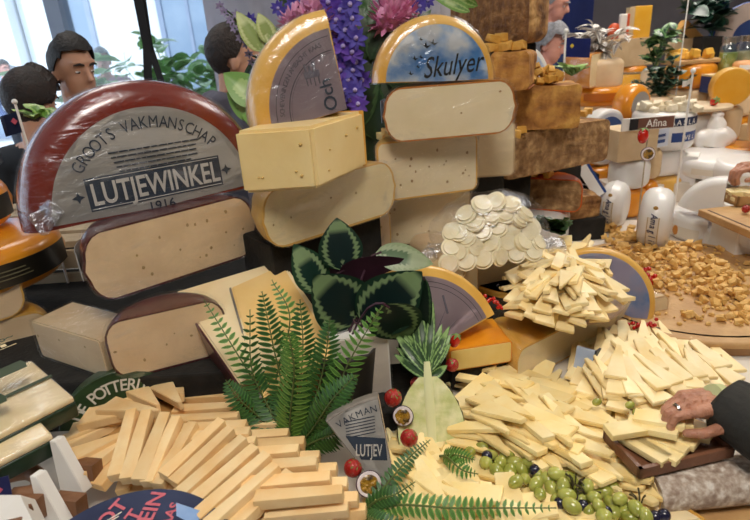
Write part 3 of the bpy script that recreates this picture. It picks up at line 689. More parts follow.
# slanted white stands under the packs
def stand_card(label,poly,th,group='white slanted display stands'):
    p=[Vector(v) for v in poly]; n=(p[1]-p[0]).cross(p[2]-p[0]).normalized(); base=Vector((sum(v.x for v in p)/4,sum(v.y for v in p)/4,min(v.z for v in p)))
    o=thing('display_stand',label,'display stand',Matrix.Translation(base),group); bm=bmesh.new(); f=bm.faces.new([bm.verts.new(v-base) for v in p]); e=bmesh.ops.extrude_face_region(bm,geom=[f])
    if n.y<0: n=-n
    bmesh.ops.translate(bm,verts=[v for v in e['geom'] if isinstance(v,bmesh.types.BMVert)],vec=n*th); bmo('panel',bm,PAPER,o,smooth=False)
    bmo('foot',box_bm(.05,.04,.012,.002),WOOD2,o); return o
def vp(px,py,Y): return ay(px,py,Y)
def stand2(label,px,py,Y,pts,yaw,lean=12,dz=0):
    M=pose(px,py,Y,yaw,lean); o=thing('display_stand',label,'display stand',M); bm=bmesh.new(); f=bm.faces.new([bm.verts.new((x,0,z)) for x,z in pts]); e=bmesh.ops.extrude_face_region(bm,geom=[f])
    bmesh.ops.translate(bm,verts=[v for v in e['geom'] if isinstance(v,bmesh.types.BMVert)],vec=(0,.02,0)); bmesh.ops.bevel(bm,geom=bm.edges[:],offset=.001,segments=2,affect='EDGES'); bmo('panel',bm,PAPER,o,smooth=False)
    bmo('wood_back',wbox(-.018,.0205,0,.028,.045,.035),WOOD2,o,smooth=False)
TR=[(-.018,0),(.026,0),(-.014,.085),(-.026,.085)]
stand2('white slanted stand panel just left of the golden stick heap, under the vacuum packs',70,492,.70,TR,-12)
stand2('white slanted stand panel at the bottom, left of the blue-labelled wedge',52,530,.635,TR,-12)
stand2('white box corner at the very bottom left below the blue price card',8,535,.60,[(-.06,0),(.035,0),(.018,.045),(-.06,.05)],-5)
# brown curved rind piece
bm=tube_bm(bez([az(-6,480,.925),az(12,474,.93),az(30,472,.93),az(40,480,.925),az(34,492,.92),az(14,496,.92)],28),[.013]*29,12)
o=bmo('cheese_rind_ring',bm,mat('rind_brown_ring','#7d5638','#95694a',20,.6,.4,60)); tag(o,'curved piece of brown smoked rind between the lower pack and the white stand','cheese')
M=Matrix.Translation(az(4,501,.94))@Matrix.Rotation(math.radians(15),4,'Z')@Matrix.Rotation(math.radians(-20),4,'X')
pc=thing('price_card','dark blue price card with a small pink diamond at the left edge','card',M)
bmo('card',wbox(-.035,-.001,0,.012,.001,.036),mat('card_navy','#1c2050','#242a5e',8,.4),pc,smooth=False); shape2d(pc,Matrix.Translation((-.002,-.0012,.018))@STAND@Matrix.Rotation(PI/4,4,'Z'),[[(-.003,-.003),(.003,-.003),(.003,.003),(-.003,.003)]],mat('print_pink','#c0566e',rough=.5),name='diamond_mark')
bmo('base',wbox(-.035,-.006,-.004,.012,.006,0),PAPER,pc,smooth=False)
stand_card('white box corner with a pale blue patch at the very bottom left',[vp(-20,535,.56),vp(36,528,.57),vp(20,495,.60),vp(-20,495,.60)],.05)
# green disc label wheel behind the stick pile
GR=mat('label_olive_green','#3f5a35','#486540',8,.4)
M=pose(129,410,.945,yaw=22,lean=12,roll=16,z=None)
gd=cheese('half_cheese','half wheel standing with a round dark green label in pale capitals behind the cheese sticks','cheese',M@Matrix.Translation((0,0,-.02))@STAND,.118,.045,0,180,mat('wax_dark_green','#27381f','#33472a',8,.4),P_BEIGE,r=.004,t=.003)
l2=disc_label(gd,.115,.045,1,179,GR); arc_text('DE POTTERIJ',l2,.078,.0462,118,9.4,.032,mat('print_pale','#d8d3c4',rough=.5),bold=.015,sx=.9)
# blue wedge with pink letters at the bottom edge
BLW=mat('label_slate_blue','#3a4266','#4a5478',5,.45)
M=Matrix.Translation(az(128,622,.90))@Matrix.Rotation(math.radians(2),4,'Z')@Matrix.Rotation(math.radians(10),4,'X')@Matrix.Scale(1,4)
bw=cheese('cheese_wedge','blue-labelled wedge with pink lettering at the bottom edge in front of the cheese sticks','cheese',M,.15,.055,35,145,mat('wax_navy','#23283f','#2e3450',8,.4),P_CREAM,r=.006,t=.003)
l2=disc_label(bw,.146,.055,35.5,144.5,BLW); PK=mat('print_coral','#c4606e','#d0707c',30,.5)
for s,x,y,z_,rz in (('MEIN',.02,.105,.03,78),('ROT',-.035,.10,.03,60),('NOT',-.01,.085,.026,66),('KAAS',.045,.095,.02,74)): text(s,l2,T(x,y,.0565,rz),z_,PK,bold=.02)
for i in range(3): bars(l2,T(-.055+.002*i,.085+.006*i,.0565,35),[(-.03,-.0008,-.012,.0008),(-.009,-.0008,.006,.0008),(.009,-.0008,.03,.0008)],mat('print_pale','#d8d3c4'))
shape2d(l2,T(0,0,.0565),[[(.045,.12),(.09,.10),(.075,.085),(.05,.10)]],mat('print_sky','#7fa0cf','#a8c0e2',14,.4),name='picture')
# ================================================================= CENTRE LEFT STACK
Z2=1.155
fo=cheese('half_cheese','pale half wheel at the foot of the middle stack behind the round-leaved plant','cheese',lay((285,300),(392,252),Z2-.135)[0],.175,.132,0,180,R_YEL,P_BEIGE,r=.04,film=True,nh=3,seed=5)
under(fo,'black cloth-covered step under the pale half wheel at the foot of the middle stack',-.17,.17,.01,.17)
M,L=lay((268,253),(396,212),Z2)
hw=cheese('half_cheese','creamy half wheel with a yellow rind, cut face forward, under the thick yellow wedge','cheese',M,L/2,.128,0,180,R_YEL,mat('cheese_paste_ivory','#e8d3a2','#efddb2',10,.4,.1,40,.15),r=.05,t=.005,bulge=.004,film=True,nh=4,seed=12)
under(hw,'black cloth-covered step under the creamy half wheel of the middle stack',-.15,.15,.03,.17)
# thick block
zb=Z2+.134; ht=.115
A=az(243,194,zb);B=az(318,189,zb);C=az(367,166,zb); D=A+(C-B)+Vector((.0,.03,0))
top=[Vector((p.x,p.y,zb+ht)) for p in (A,B,C,D)]
tw=prism_world('cheese_block','thick yellow cheese block with a corner to the viewer, under the lilac labelled quarter wheel','cheese',top,ht,mat('cheese_paste_butter','#e6c888','#efd69c',7,.4,.1,40,.15,coat=.15),R_YEL,[2],bev=.006)
rr=random.Random(4); b0=tw.matrix_basis.translation
for k in range(9):
    p,q_=(A,B) if k%2==0 else (B,C); u=rr.uniform(.1,.9); c_=p.lerp(q_,u)+Vector((0,0,rr.uniform(.02,.1)))-b0
    bm=bmesh.new(); sph(bm,c_,rr.uniform(.002,.0042),(1,1,.8),2); bmo('eye_hole',bm,mat('cheese_eye_yellow','#c9a45a','#d0ac66',9,.6),tw)
# quarter wheel with lilac label
Rq=.188; Hq=.085; zq=zb+ht+.002
M=pose(338,112,1.22,yaw=16,lean=7,roll=-13); 
M.translation=az(337,110,zq)
M.translation.z+=.0
M=M@STAND@Matrix.Rotation(math.radians(-2),4,'Z')@Matrix.Translation((0,0,0))
qw=cheese('quarter_cheese','standing quarter wheel with a lilac printed label and golden rim, beside the purple flowers','cheese',M,Rq,Hq,85,180,R_YEL,P_YEL,r=.03,t=.004,film=True)
l3=disc_label(qw,Rq*.80,Hq,86,179,LBL_LILAC)
for rr_,w_ in ((Rq*.735,.0012),(Rq*.60,.0018),(Rq*.575,.0006)): disc_label(l3,rr_,Hq+.0006,88,177,INK2,name='printed_ring',r0=rr_-w_)
arc_text('SCHEVENINGEN AMBACHT KAAS',l3,Rq*.65,Hq+.0016,133,3.1,.0125,INK2)
text('ch',l3,T(-.016,.050,Hq+.0016,90),.034,INK,bold=.01); text('O',l3,T(-.016,.020,Hq+.0016,90),.036,INK,bold=.01)
mm=[(-.075,.066,-.045,.078),(-.072,.078,-.068,.092),(-.064,.078,-.060,.088),(-.056,.078,-.050,.094),(-.073,.052,-.071,.066),(-.066,.054,-.064,.066),(-.058,.05,-.056,.066),(-.05,.053,-.047,.066)]
bars(l3,T(0.008,0.004,Hq+.0014,-4),mm,INK2,name='town_drawing'); band(qw,Rq,Hq,95,172,Hq*.30,Hq*.62,mat('rind_print','#b9a37a','#c4ae86',8,.4),name='side_print')
# ================================================================= CENTRE STACK
def mid(a,b,z): return lay(a,b,z)
Zs=[1.029,1.175,1.32,1.466]
riser('black box under the small wheels of the centre stack',.06,1.37,.28,1.52,Zs[0])
cheese('half_cheese','pale half wheel low in the centre stack, left of the bag of white discs','cheese',lay((383,246),(460,240),Zs[0])[0],.13,.142,0,180,P_TAN,P_PALE,r=.02,film=True,nh=6,seed=21)
cheese('half_cheese','white-fleshed half wheel with small holes, third from the top of the centre stack','cheese',lay((380,199),(479,193),Zs[1])[0]@Matrix.Rotation(.25,4,'Z'),.125,.141,0,180,R_YEL,P_PALE,r=.02,film=True,nh=16,seed=22)
cheese('half_cheese','pale block half hidden at the right of the centre stack, by the aged cheese','cheese',Matrix.Translation(ay(486,177,1.46)),.075,.14,0,180,P_TAN,P_PALE,r=.015,film=True)
rp_=ay(486,177,1.46); riser('black box under the right part of the centre stack',rp_.x-.05,rp_.y+.003,rp_.x+.05,rp_.y+.05,rp_.z)
h4=cheese('half_cheese','half wheel with rounded corners and an amber rind directly under the blue sky label','cheese',lay((394,139),(511,137),Zs[2])[0]@Matrix.Rotation(.4,4,'Z'),.148,.118,0,180,mat('rind_amber','#b06a25','#c07a30',8,.3,coat=.5),P_PALE,r=.045,bulge=.004,film=True,nh=2,seed=23)
band(h4,.152,.118,150,176,.045,.09,mat('label_pale_blue','#a9bcd8','#b8c9e2',8,.3),off=.0025)
# sky label half wheel
SKYM=mat('label_sky_picture','#62a0e4','#eef2f8',16,.4,c3='#b4d0f2',lo=.36,hi=.6)
L=.275; M=pose(438,88,1.27,yaw=10,lean=4,roll=3)@STAND@Matrix.Translation((.0,0,-.075)); M.translation.z=Zs[2]+.119
sk=cheese('half_cheese','half wheel atop the centre stack with a blue sky label and black script','cheese',M,L/2*1.0,.075,0,180,R_YEL,P_YEL,r=.028,t=.004,film=True)
ls=disc_label(sk,L/2*.84,.075,1,179,SKYM)
# label sits towards the right; script lettering
K=L/2
text('Skulyer',ls,T(K*.24,K*.10,.0765,6),K*.44,mat('ink_black','#16161c',rough=.5),bold=.003,shear=.4,sx=.75)
bd=[]
for x,y,s in ((-.38,.34,1),(-.28,.36,.8),(-.2,.52,1.4),(-.08,.56,1.3),(-.33,.22,.7),(-.45,.12,.9),(-.28,.62,.7)):
    x*=K;y*=K;s*=K*.06; bd.append([(x-s,y+s*.5),(x-s*.3,y+s*.15),(x,y+s*.9),(x+s*.25,y+s*.1),(x+s,y+s*.25),(x+s*.2,y-s*.35),(x-s*.1,y-s*.1)])
shape2d(ls,T(0,0,.0762),bd,mat('ink_black','#16161c'),name='bird_print')
# yellow cubes left of it
# ================================================================= pieces (cubes, slices, chunks)
def chunk_mesh(name,w,d,h,j,seed,bev=.1):
    bm=box_bm(w,d,h,min(w,d,h)*bev,2); rr=random.Random(seed)
    for v in bm.verts:
        n=Vector((noise.noise(v.co*45+Vector((seed*3.1,0,0))),noise.noise(v.co*45+Vector((0,seed*2.3,0))),noise.noise(v.co*45+Vector((0,0,seed*1.7)))))
        v.co+=n*j
    lo=min(v.co.z for v in bm.verts); bmesh.ops.translate(bm,verts=bm.verts,vec=(0,0,-lo))
    bmesh.ops.recalc_face_normals(bm,faces=bm.faces); me=bpy.data.meshes.new(name); bm.to_mesh(me); bm.free(); return me
CR_M=mat('aged_cheese_crumb','#d6a355','#efc680',30,.6,.5,70,rnd=.12,c3='#e3b566')
CUBE_M=mat('cheese_cube_yellow','#e2bd6c','#ecd08c',20,.45,.2,60,rnd=.06,sss=.1)
CRUMBS=[chunk_mesh('cheese_crumb',.026,.022,.017,.009,i) for i in range(6)]
def single(name,me,m,label,cat,M,group=None):
    me=me if me.materials else me
    if not me.materials: me.materials.append(m)
    o=bpy.data.objects.new(name,me); COL.objects.link(o); o.matrix_basis=M; 
    return tag(o,label,cat,group)
def smoothme(me):
    me.polygons.foreach_set('use_smooth',[True]*len(me.polygons)); 
    try: me.set_sharp_from_angle(angle=math.radians(40))
    except Exception: pass
for me in CRUMBS: smoothme(me)
def rotm(rz,rx=0,ry=0,s=1): return Matrix.Rotation(math.radians(rz),4,'Z')@Matrix.Rotation(math.radians(rx),4,'X')@Matrix.Rotation(math.radians(ry),4,'Y')@Matrix.Scale(s,4)
def pieces_on(pts,meshes,m,name,label,cat,group,seed,s=(.8,1.1),tilt=12):
    rr=random.Random(seed)
    for p in pts:
        me=rr.choice(meshes); single(name,me,m,label,cat,Matrix.Translation(p)@rotm(rr.uniform(0,360),rr.uniform(-tilt,tilt),rr.uniform(-tilt,tilt),rr.uniform(*s)),group)
CUBES=[chunk_mesh('cheese_cube',.03,.024,.02,.003,20+i,.08) for i in range(4)]
for me in CUBES: smoothme(me)
pieces_on([az(385,140,Zs[1]+.127),az(396,141,Zs[1]+.127)],[chunk_mesh('cheese_chunk',.042,.03,.018,.003,31)],CUBE_M,'cheese_chunk','yellow cheese chunk lying left of the amber-rind half wheel in the centre stack','cheese','two yellow chunks in the centre stack',4,(1,1.05),4)
pieces_on([az(392,135,Zs[1]+.147)],[chunk_mesh('cheese_chunk',.05,.022,.016,.003,33)],CUBE_M,'cheese_chunk','topmost yellow chunk lying across the two others in the centre stack','cheese',None,9,(1,1.05),4)
# ================================================================= AGED STACK
ZA=[1.145,1.275,1.395,1.47]
riser('tall black box under the aged brown half wheel',.53,1.80,.69,1.95,ZA[0],rz=20,m=mat('black_box','#15130f'))
def rough(o,amp=.004,f=30):
    for c in o.children:
        if c.name.startswith('rind') or c.name.startswith('paste'):
            me=c.data
            for v in me.vertices: v.co+=v.normal*(noise.noise(v.co*f)*amp)
AG1=cheese('half_cheese','long aged brown half wheel, mottled like bark, lowest of the aged stack','cheese',lay((504,181),(607,160),ZA[0])[0],lay((504,181),(607,160),ZA[0])[1]/2,.125,0,180,R_AGE,mat('paste_aged_brown','#73502f','#d0aa78',34,.75,1,60,c3='#9c7850',detail=8,lo=.3,hi=.7),r=.02,t=.002)
def rockblock(label,a,b,z,h,d,m,seed,name='cheese_block'):
    M,L=lay(a,b,z); o=thing(name,label,'cheese',M); bm=rblock_bm(L,h,d,.015,4)
    bmesh.ops.subdivide_edges(bm,edges=[e for e in bm.edges if e.calc_length()>.02],cuts=4,use_grid_fill=True); bmesh.ops.triangulate(bm,faces=[f for f in bm.faces if len(f.verts)>4])
    bmesh.ops.subdivide_edges(bm,edges=[e for e in bm.edges if e.calc_length()>.02],cuts=2,use_grid_fill=True)
    for v in bm.verts:
        if v.co.z>.002: v.co+=Vector((noise.noise(v.co*22+Vector((seed,0,0))),noise.noise(v.co*22),noise.noise(v.co*22+Vector((0,0,seed)))))*.006
    bmo('paste',bm,m,o)
    bm=rblock_bm(L*.985,.004,d*.97,.0019,2); bmesh.ops.translate(bm,verts=bm.verts,vec=(0,.004,0)); bmo('rind',bm,mat('rind_edge_orange','#9a5426','#a8622e',9,.5),o)
    return o
rockblock('broken aged cheese block with an ochre craggy face in the middle of the aged stack',(508,131),(579,128),ZA[1],.115,.13,R_AGE2,3)
rockblock('smaller craggy aged cheese block with crumbs on top, beside the blue sky label',(489,91),(529,90),ZA[2],.09,.10,R_AGE2,8)
riser('black box behind the smaller craggy cheese block',.36,1.55,.52,1.72,ZA[2]) if False else None
# white label visible right of the aged blocks
def side_label(px,py,Y,w,h,yaw,lean,m,label,cat='label card',name='label_card',bm_=None):
    M=pose(px,py,Y,yaw,lean); return tag(bmo(name,wbox(-w/2,0,0,w/2,.002,h),m,smooth=False,mw=M),label,cat)
# large aged wheel piece behind the sky wheel
p=az(493,72,1.47)
bigw=cheese('half_cheese','large dark brown aged half wheel standing at the top behind the sky label','cheese',lay((452,46),(527,44),1.50)[0],.16,.13,0,180,R_AGE,mat('paste_aged_dark','#5f3a20','#b07f4c',34,.75,1,60,c3='#83582f',detail=8,lo=.3,hi=.7),r=.03,t=.002)
pb=bigw.matrix_basis.translation
riser('tall black box behind the centre stack carrying the large dark aged half wheel',pb.x-.2,pb.y-.03,pb.x+.13,pb.y+.22,1.50)
whl=cheese('half_cheese','white and pale blue labelled half wheel standing behind the aged blocks','cheese',Matrix.Translation(ay(512,92,2.25))@rotm(35)@Matrix.Rotation(math.radians(90),4,'X'),.17,.05,0,180,WHITE,P_PALE,r=.006)
riser('black box under the white labelled half wheel behind the aged blocks',whl.location.x-.16,whl.location.y-.12,whl.location.x+.12,whl.location.y+.12,whl.location.z-.001)
disc_label(whl,.15,.05,1,179,mat('label_pale_sky','#c3d2ea','#d4dff0',9,.4))
# chunks in the aged stack
CH=[chunk_mesh('aged_cheese_chunk',.034,.028,.024,.005,50+i) for i in range(4)]
for me in CH: smoothme(me)
AGC=mat('aged_cheese_chunk','#d59a3e','#e6b45c',25,.55,.4,70,rnd=.08,c3='#dda94c')
def yz(x,y,Y,z):
    p=ay(x,y,Y); p.z=z; return p
z3=ZA[2]+.092; Y3=az(510,90,ZA[2]).y+.035
pieces_on([yz(x,42,Y3+d,z3) for x,d in ((490,0),(498,.01),(507,-.01),(515,.0),(521,.01))]+[yz(492,34,Y3,z3+.02),yz(501,34,Y3+.01,z3+.02)],CH,AGC,'aged_cheese_chunk','amber aged cheese chunk on top of the smaller craggy block','cheese','chunks on top of the smaller craggy block',2,(.75,.95))
z4=ZA[1]+.117; rr=random.Random(5); pts=[]
for k in range(30):
    t=rr.random(); x=530+t*28; y=86-rr.random()*6; lift=(1-abs(t-.35))*rr.random()*.045
    pts.append(yz(x,y,1.60+rr.uniform(-.03,.03),z4)+Vector((0,0,lift)))
pieces_on(pts,CH,AGC,'aged_cheese_chunk','amber aged cheese chunk heaped on the broken block right of the smaller one','cheese','chunks heaped on the broken aged block',3,(.55,.85),40)
z5=ZA[0]+.127
pieces_on([az(514,137,z5),az(522,133,z5),az(526,127,z5+.0)],CH,AGC,'aged_cheese_chunk','small amber chunk at the left end on the long aged half wheel','cheese','chunks at the left end of the long aged half wheel',6,(.7,.9))
pieces_on([az(572,121,z5),az(583,116,z5),az(588,114,z5)],CH,AGC,'aged_cheese_chunk','small brown chunk at the right end on the long aged half wheel','cheese','chunks at the right end of the long aged half wheel',7,(.7,.9))
ZB=1.0
ow=cheese('half_cheese','bright orange waxed piece with a rough brown cut side below the long aged half wheel','cheese',lay((511,208),(568,212),.985)[0],.13,.105,0,180,mat('wax_bright_orange','#d2541a','#de6a26',8,.3,coat=.5),mat('paste_aged_brown','#7d5a38'),r=.03)
riser('black box under the bright orange waxed piece',ow.location.x-.15,ow.location.y-.02,ow.location.x+.12,ow.location.y+.15,.985)
rb=rockblock('rough brown chunk of aged cheese behind the crumbs, right of the orange piece',(553,222),(600,216),.93,.075,.09,R_AGE,12)
riser('black box under the rough brown chunk',rb.location.x-.1,rb.location.y+.0,rb.location.x+.1,rb.location.y+.1,.93)
pieces_on([az(524,178,1.092),az(533,176,1.092),az(541,174,1.092),az(549,177,1.092),az(536,170,1.108),az(546,168,1.108),az(520,184,1.092)],CH,AGC,'aged_cheese_chunk','light tan chunk on top of the bright orange piece','cheese','chunks on the bright orange piece',8,(.7,.9))
# ================================================================= BAG OF WHITE DISCS
p=az(494,262,1.06)
bag=thing('cheese_bag','clear plastic bag full of small round white cheeses at the centre','bag',Matrix.Translation(p))
riser('low black box under the bag of white cheeses',.12,1.12,.40,1.30,.94)
block('cheese_block','pale cheese slab under the clear bag of white discs',(436,300),(538,278),.941,.115,.16,P_TAN,mat('cheese_paste_grey','#cbb99a','#d6c6a8',10,.4,.1,40,.1),r=.03,film=True)
MINI=bmesh.new(); bmesh.ops.create_cone(MINI,segments=24,radius1=.0225,radius2=.0225,depth=.016,cap_ends=True)
bmesh.ops.bevel(MINI,geom=[e for e in MINI.edges if abs(e.verts[0].co.z-e.verts[1].co.z)<1e-5],offset=.005,segments=3,affect='EDGES')
mini=bpy.data.meshes.new('mini_cheese'); MINI.to_mesh(mini); MINI.free(); smoothme(mini)
MIN_M=mat('mini_cheese_cream','#efe2bc','#f8efd4',30,.35,.2,60,rnd=.04,sss=.15,coat=.3)
rr=random.Random(11); cnt=0
bx=.105; 
for ring in range(5):
    for k in range(6):
        u=-1+2*(k+.5*(ring%2))/5.5
        if abs(u)>1: continue
        v=ring/4; hh=.115*(1-u*u*.5)
        xx=u*bx*(1-.12*v); 
        pos=Vector((xx,-.065*(1-.55*v)+.02*u+rr.uniform(-.004,.004)+.055,.018+hh*v)); tl=rr.uniform(58,82)-v*30
        single('mini_cheese',mini,MIN_M,'small round white cheese inside the clear plastic bag','cheese',Matrix.Translation(p+pos)@rotm(rr.uniform(-25,25)+u*25,tl,rr.uniform(-15,15),rr.uniform(.95,1.1)),'small round cheeses in the clear bag')
for k in range(6):
    u=-1+2*k/5; single('mini_cheese',mini,MIN_M,'small round white cheese inside the clear plastic bag','cheese',Matrix.Translation(p+Vector((u*.08,.065+rr.uniform(-.02,.02),.125*(1-u*u*.5))))@rotm(rr.uniform(0,90),rr.uniform(-10,15)),'small round cheeses in the clear bag')
bm=bmesh.new(); sph(bm,(0,.055,.062),1,(.135,.088,.085),5)
for v in bm.verts:
    v.co.z=max(v.co.z,.001); n=v.co*26; v.co+=Vector((noise.noise(n),noise.noise(n+Vector((7,0,0))),noise.noise(n+Vector((0,9,0)))))*.010; v.co.z=max(v.co.z,.0005)
bmo('bag_film',bm,film_mat('plastic_bag',.10,16,.15),bag)
for sx in (-1,1):
    bm=crumple('','',[Vector((sx*.125,.03,.03)),Vector((sx*.145,.02,.02))],.022,5+sx,(1,.7,.5)); bmo('knotted_end',bm,film_mat('plastic_film_crumpled',.3,30,.12),bag)
# ================================================================= CENTRE FRONT WEDGES
wd=wedge_px('pale wedge with a yellow top seen over the round-leaved plant, left of the cherry tomato',[(399,280),(437,252),(478,253),(458,284)],1.045,.12,P_CREAM,R_YEL,[1])
riser('black box under the pale wedge behind the round-leaved plant',wd.location.x-.10,wd.location.y-.06,wd.location.x+.10,wd.location.y+.08,wd.location.z)
riser('black box under the lilac compass-label wedge',.04,.99,.17,1.12,.93)
M=Matrix.Translation(az(425,346,.95)); 
q4=cheese('quarter_cheese','quarter wheel leaning back with a lilac label and printed compass lines behind the pineapple','cheese',Matrix.Translation(az(428,352,.965))@rotm(22)@Matrix.Rotation(math.radians(62),4,'X')@Matrix.Translation((0,0,-.05)),0.175,.05,12,105,R_YEL,P_CREAM,r=.012)
l4=disc_label(q4,.15,.05,13,104,LBL_LILAC)
for r_ in (.140,.130): disc_label(l4,r_,.0506,14,103,INK2,name='printed_ring',r0=r_-.0013)
bars(l4,T(0,0,.0512),[(.06,.062,.064,.10)],INK2)
for a_ in (30,50,70,90): shape2d(l4,T(0,0,.0512,a_),[[(.02,-.0015),(.095,0),(.02,.0015)]],INK2,name='printed_ray')
fbk=block('cheese_block','orange-yellow cheese block low behind the pineapple half and the slice pile',(450,372),(512,362),.905,.05,.10,R_ORG,P_YEL,r=.006)
under(fbk,'low black box under the orange-yellow block',-.06,.06,.01,.09)
# white wedge and lettered wedge behind the fern
pw=[az(322,330,1.02),az(385,318,1.02),az(392,372,.90),az(352,402,.88)]
sl=block('cheese_wedge','white film-wrapped wedge standing right of the fern above the grey lettered wedge',(338,402),(392,392),.895,.135,.07,PAPER,mat('paste_white_wrapped','#d9cdbf','#e2d8cb',8,.4,.1,30,.1),r=.008,film=True)
riser('black box under the white wedge and the grey lettered wedge',-.13,.86,.08,1.03,.894)
M=Matrix.Translation(az(402,520,.855))@rotm(0)@Matrix.Rotation(math.radians(66),4,'X')
lw=cheese('cheese_wedge','grey-labelled wedge with dark capitals standing beside the fern and the passion fruits','cheese',M@Matrix.Translation((0,0,-.04)),.192,.04,97,124,R_GREY,P_BEIGE,r=.004,t=.002)
l5=disc_label(lw,.188,.04,97.5,123.5,LBL)
arc_text('VAKMAN',l5,.170,.0412,110,3.6,.015,INK)
for i in range(6): bars(l5,T(-.053,.158-i*.0048,.0412,8),[(-.024,-.0007,.022,.0007)],INK)
pl=shape2d(l5,T(0,0,.0406),[[(-.016,.092),(-.017,.126),(-.078,.134),(-.056,.096)]],INK,name='name_plate')
text('LUTJEV',pl,T(-.044,.101,.0014,-4),.026,LBL,bold=.01,sx=.5)
# ================================================================= PILE C SUPPORT, BLUE LABEL DISC
ZC=.90
M,L=lay((518,385),(628,325),.852)
pcw=cheese('half_cheese','cream half wheel lying flat under the central heap of pointed cheese slices','cheese',M@Matrix.Translation((0,.0,0)),L/2*1.03,.085,0,180,R_YEL,P_PALE,r=.03,t=.004,film=True)
ZT=.852+.087
bm=bmesh.new(); pc0=az(566,300,ZT+.002)
pl_=thing('serving_plate','round pale slab carrying the central heap of pointed cheese slices','plate',Matrix.Translation(pc0)); cheesebm=sector_bm(prof(.125,.022,.008),0,360,40); bmo('slab',cheesebm,mat('slab_pale_pink','#cfb7a8','#dac5b6',8,.5),pl_); bmo('rim',shell_bm(.127,.012,.005,0,360,.002),mat('slab_rim','#bfa594','#cbb2a2',8,.5),pl_)
# round blue sky label disc (half wheel standing) behind heap
M=pose(597,312,1.33,yaw=-30,lean=10,roll=6)
bd_=cheese('half_cheese','half wheel behind the central slice heap with a pale blue cloud label, yellow rim','cheese',M@STAND,.135,.035,0,180,R_YEL,P_YEL,r=.01,t=.003)
bd_.matrix_basis=Matrix.Translation(az(594,300,.90))@rotm(-22)@Matrix.Rotation(math.radians(-14),4,'X')@STAND@Matrix.Rotation(math.radians(-18),4,'Z')
disc_label(bd_,.122,.035,1,179,mat('label_cloud_lilac','#5f8fd0','#b9b3cf',13,.5,c3='#9fb0d8',lo=.36,hi=.6))
riser('low black box behind the central slice heap',bd_.location.x-.12,bd_.location.y-.0,bd_.location.x+.13,bd_.location.y+.12,.885)
# label strip wedge left of heap with redcurrants
M=Matrix.Translation(az(505,322,.90)); 
ll=cheese('cheese_wedge','cream wedge with a white printed rim holding redcurrants, left of the central slice heap','cheese',Matrix.Translation(az(520,285,.91))@rotm(0),.15,.045,200,262,R_YEL,P_CREAM,r=.006,t=.003)
disc_label(ll,.148,.045,201,261,mat('label_white_lilac','#d9ccd0','#e2d7da',8,.5)); 
for a_ in (215,228,241,253): shape2d(ll,T(0,0,.0462,a_),[[(.118,-.004),(.128,0),(.118,.004)],[(.108,-.002),(.117,-.004),(.117,.003)]],INK2,name='printed_mark')
riser('low box under the cream wedge with redcurrants',ll.location.x-.13,ll.location.y-.12,ll.location.x+.0,ll.location.y+.0,.91)
# ================================================================= ROUND BOARD
ca=az(571,292,TZ+.02); cb=az(803,262,TZ+.02)
bc=az(683,282,TZ+.03); BR=.325
board=thing('round_wooden_board','large round wooden serving board with a dark groove, covered in amber crumbs','board',Matrix.Translation((bc.x,bc.y,TZ+.001)))
bmo('board',sector_bm(prof(BR,.032,.008),0,360,64),WOOD,board)
disc_label(board,BR*.92,.0325,0,360,mat('board_groove','#4e3320','#5c3e28',20,.6),name='groove',r0=BR*.905)
bmo('edge_band',shell_bm(BR+.001,.02,.004,0,360,.002),mat('wood_edge','#8a6238','#9c7246',20,.5),board)
ZBt=TZ+.034
# crumbs
rr=random.Random(21); N_=0
def inb(p): return (p-Vector((bc.x,bc.y,p.z))).length<BR*.93
pts=[]
tries=0
def dens(px,py):
    # dense band from upper-left to lower-right
    d=abs((py-250)-(px-640)*.42); return max(.04,(1-d/38)) if px<745 else .3
cells={}
while len(pts)<205 and tries<20000:
    tries+=1; px=rr.uniform(585,752); py=rr.uniform(218,325)
    p=az(px,py,ZBt)
    if not inb(p): continue
    if rr.random()>dens(px,py): continue
    key=(int(p.x/.018),int(p.y/.018)); n=cells.get(key,0)
    if n>3: continue
    cells[key]=n+1; pts.append(p+Vector((0,0,n*.010)))
pieces_on(pts,CRUMBS,CR_M,'cheese_crumb','amber broken crumb of aged cheese scattered on the round wooden board','cheese','amber crumbs on the round board',31,(.45,.85),25)
bm=bmesh.new()
for k in range(1500):
    px=rr.uniform(580,752); py=rr.uniform(215,328); p=az(px,py,ZBt)
    if not inb(p) or rr.random()>dens(px,py)*.9+.1: continue
    bmesh.ops.create_icosphere(bm,subdivisions=1,radius=rr.uniform(.003,.0085),matrix=Matrix.Translation(p+Vector((0,0,.002)))@rotm(rr.uniform(0,360),rr.uniform(0,90))@Matrix.Diagonal((1,.8,.7,1)))
tag(bmo('fine_crumbs',bm,CR_M,smooth=False),'fine amber crumbs and flakes strewn between the larger crumbs on the round board','cheese',kind='stuff')
# heap behind board towards the white wheels
pts=[];cells={}
for k in range(72):
    t=rr.random(); px=590+t*62+rr.uniform(-6,6); py=222+t*28+rr.uniform(-9,10); p=az(px,py,TZ+.002)
    if (p-Vector((bc.x,bc.y,p.z))).length<BR*1.02: p.z=ZBt
    key=(int(p.x/.018),int(p.y/.018)); n=cells.get(key,0)
    if n>3: continue
    cells[key]=n+1; pts.append(p+Vector((0,0,n*.011)))
pieces_on(pts,CRUMBS,CR_M,'cheese_crumb','amber broken crumb spilling behind the board in front of the white wheels','cheese','amber crumbs behind the board',33,(.55,.9),25)
pts=[az(x,y,TZ+.002) for x,y in ((723,322),(735,318),(745,320),(728,332),(740,332),(748,330),(722,341),(748,342),(731,326))]+[az(738,322,TZ+.018),az(746,324,TZ+.018)]
pieces_on(pts,CRUMBS,CR_M,'cheese_crumb','amber crumb fallen onto the white cloth in front of the round board','cheese','amber crumbs on the cloth',34,(.9,1.2),15)
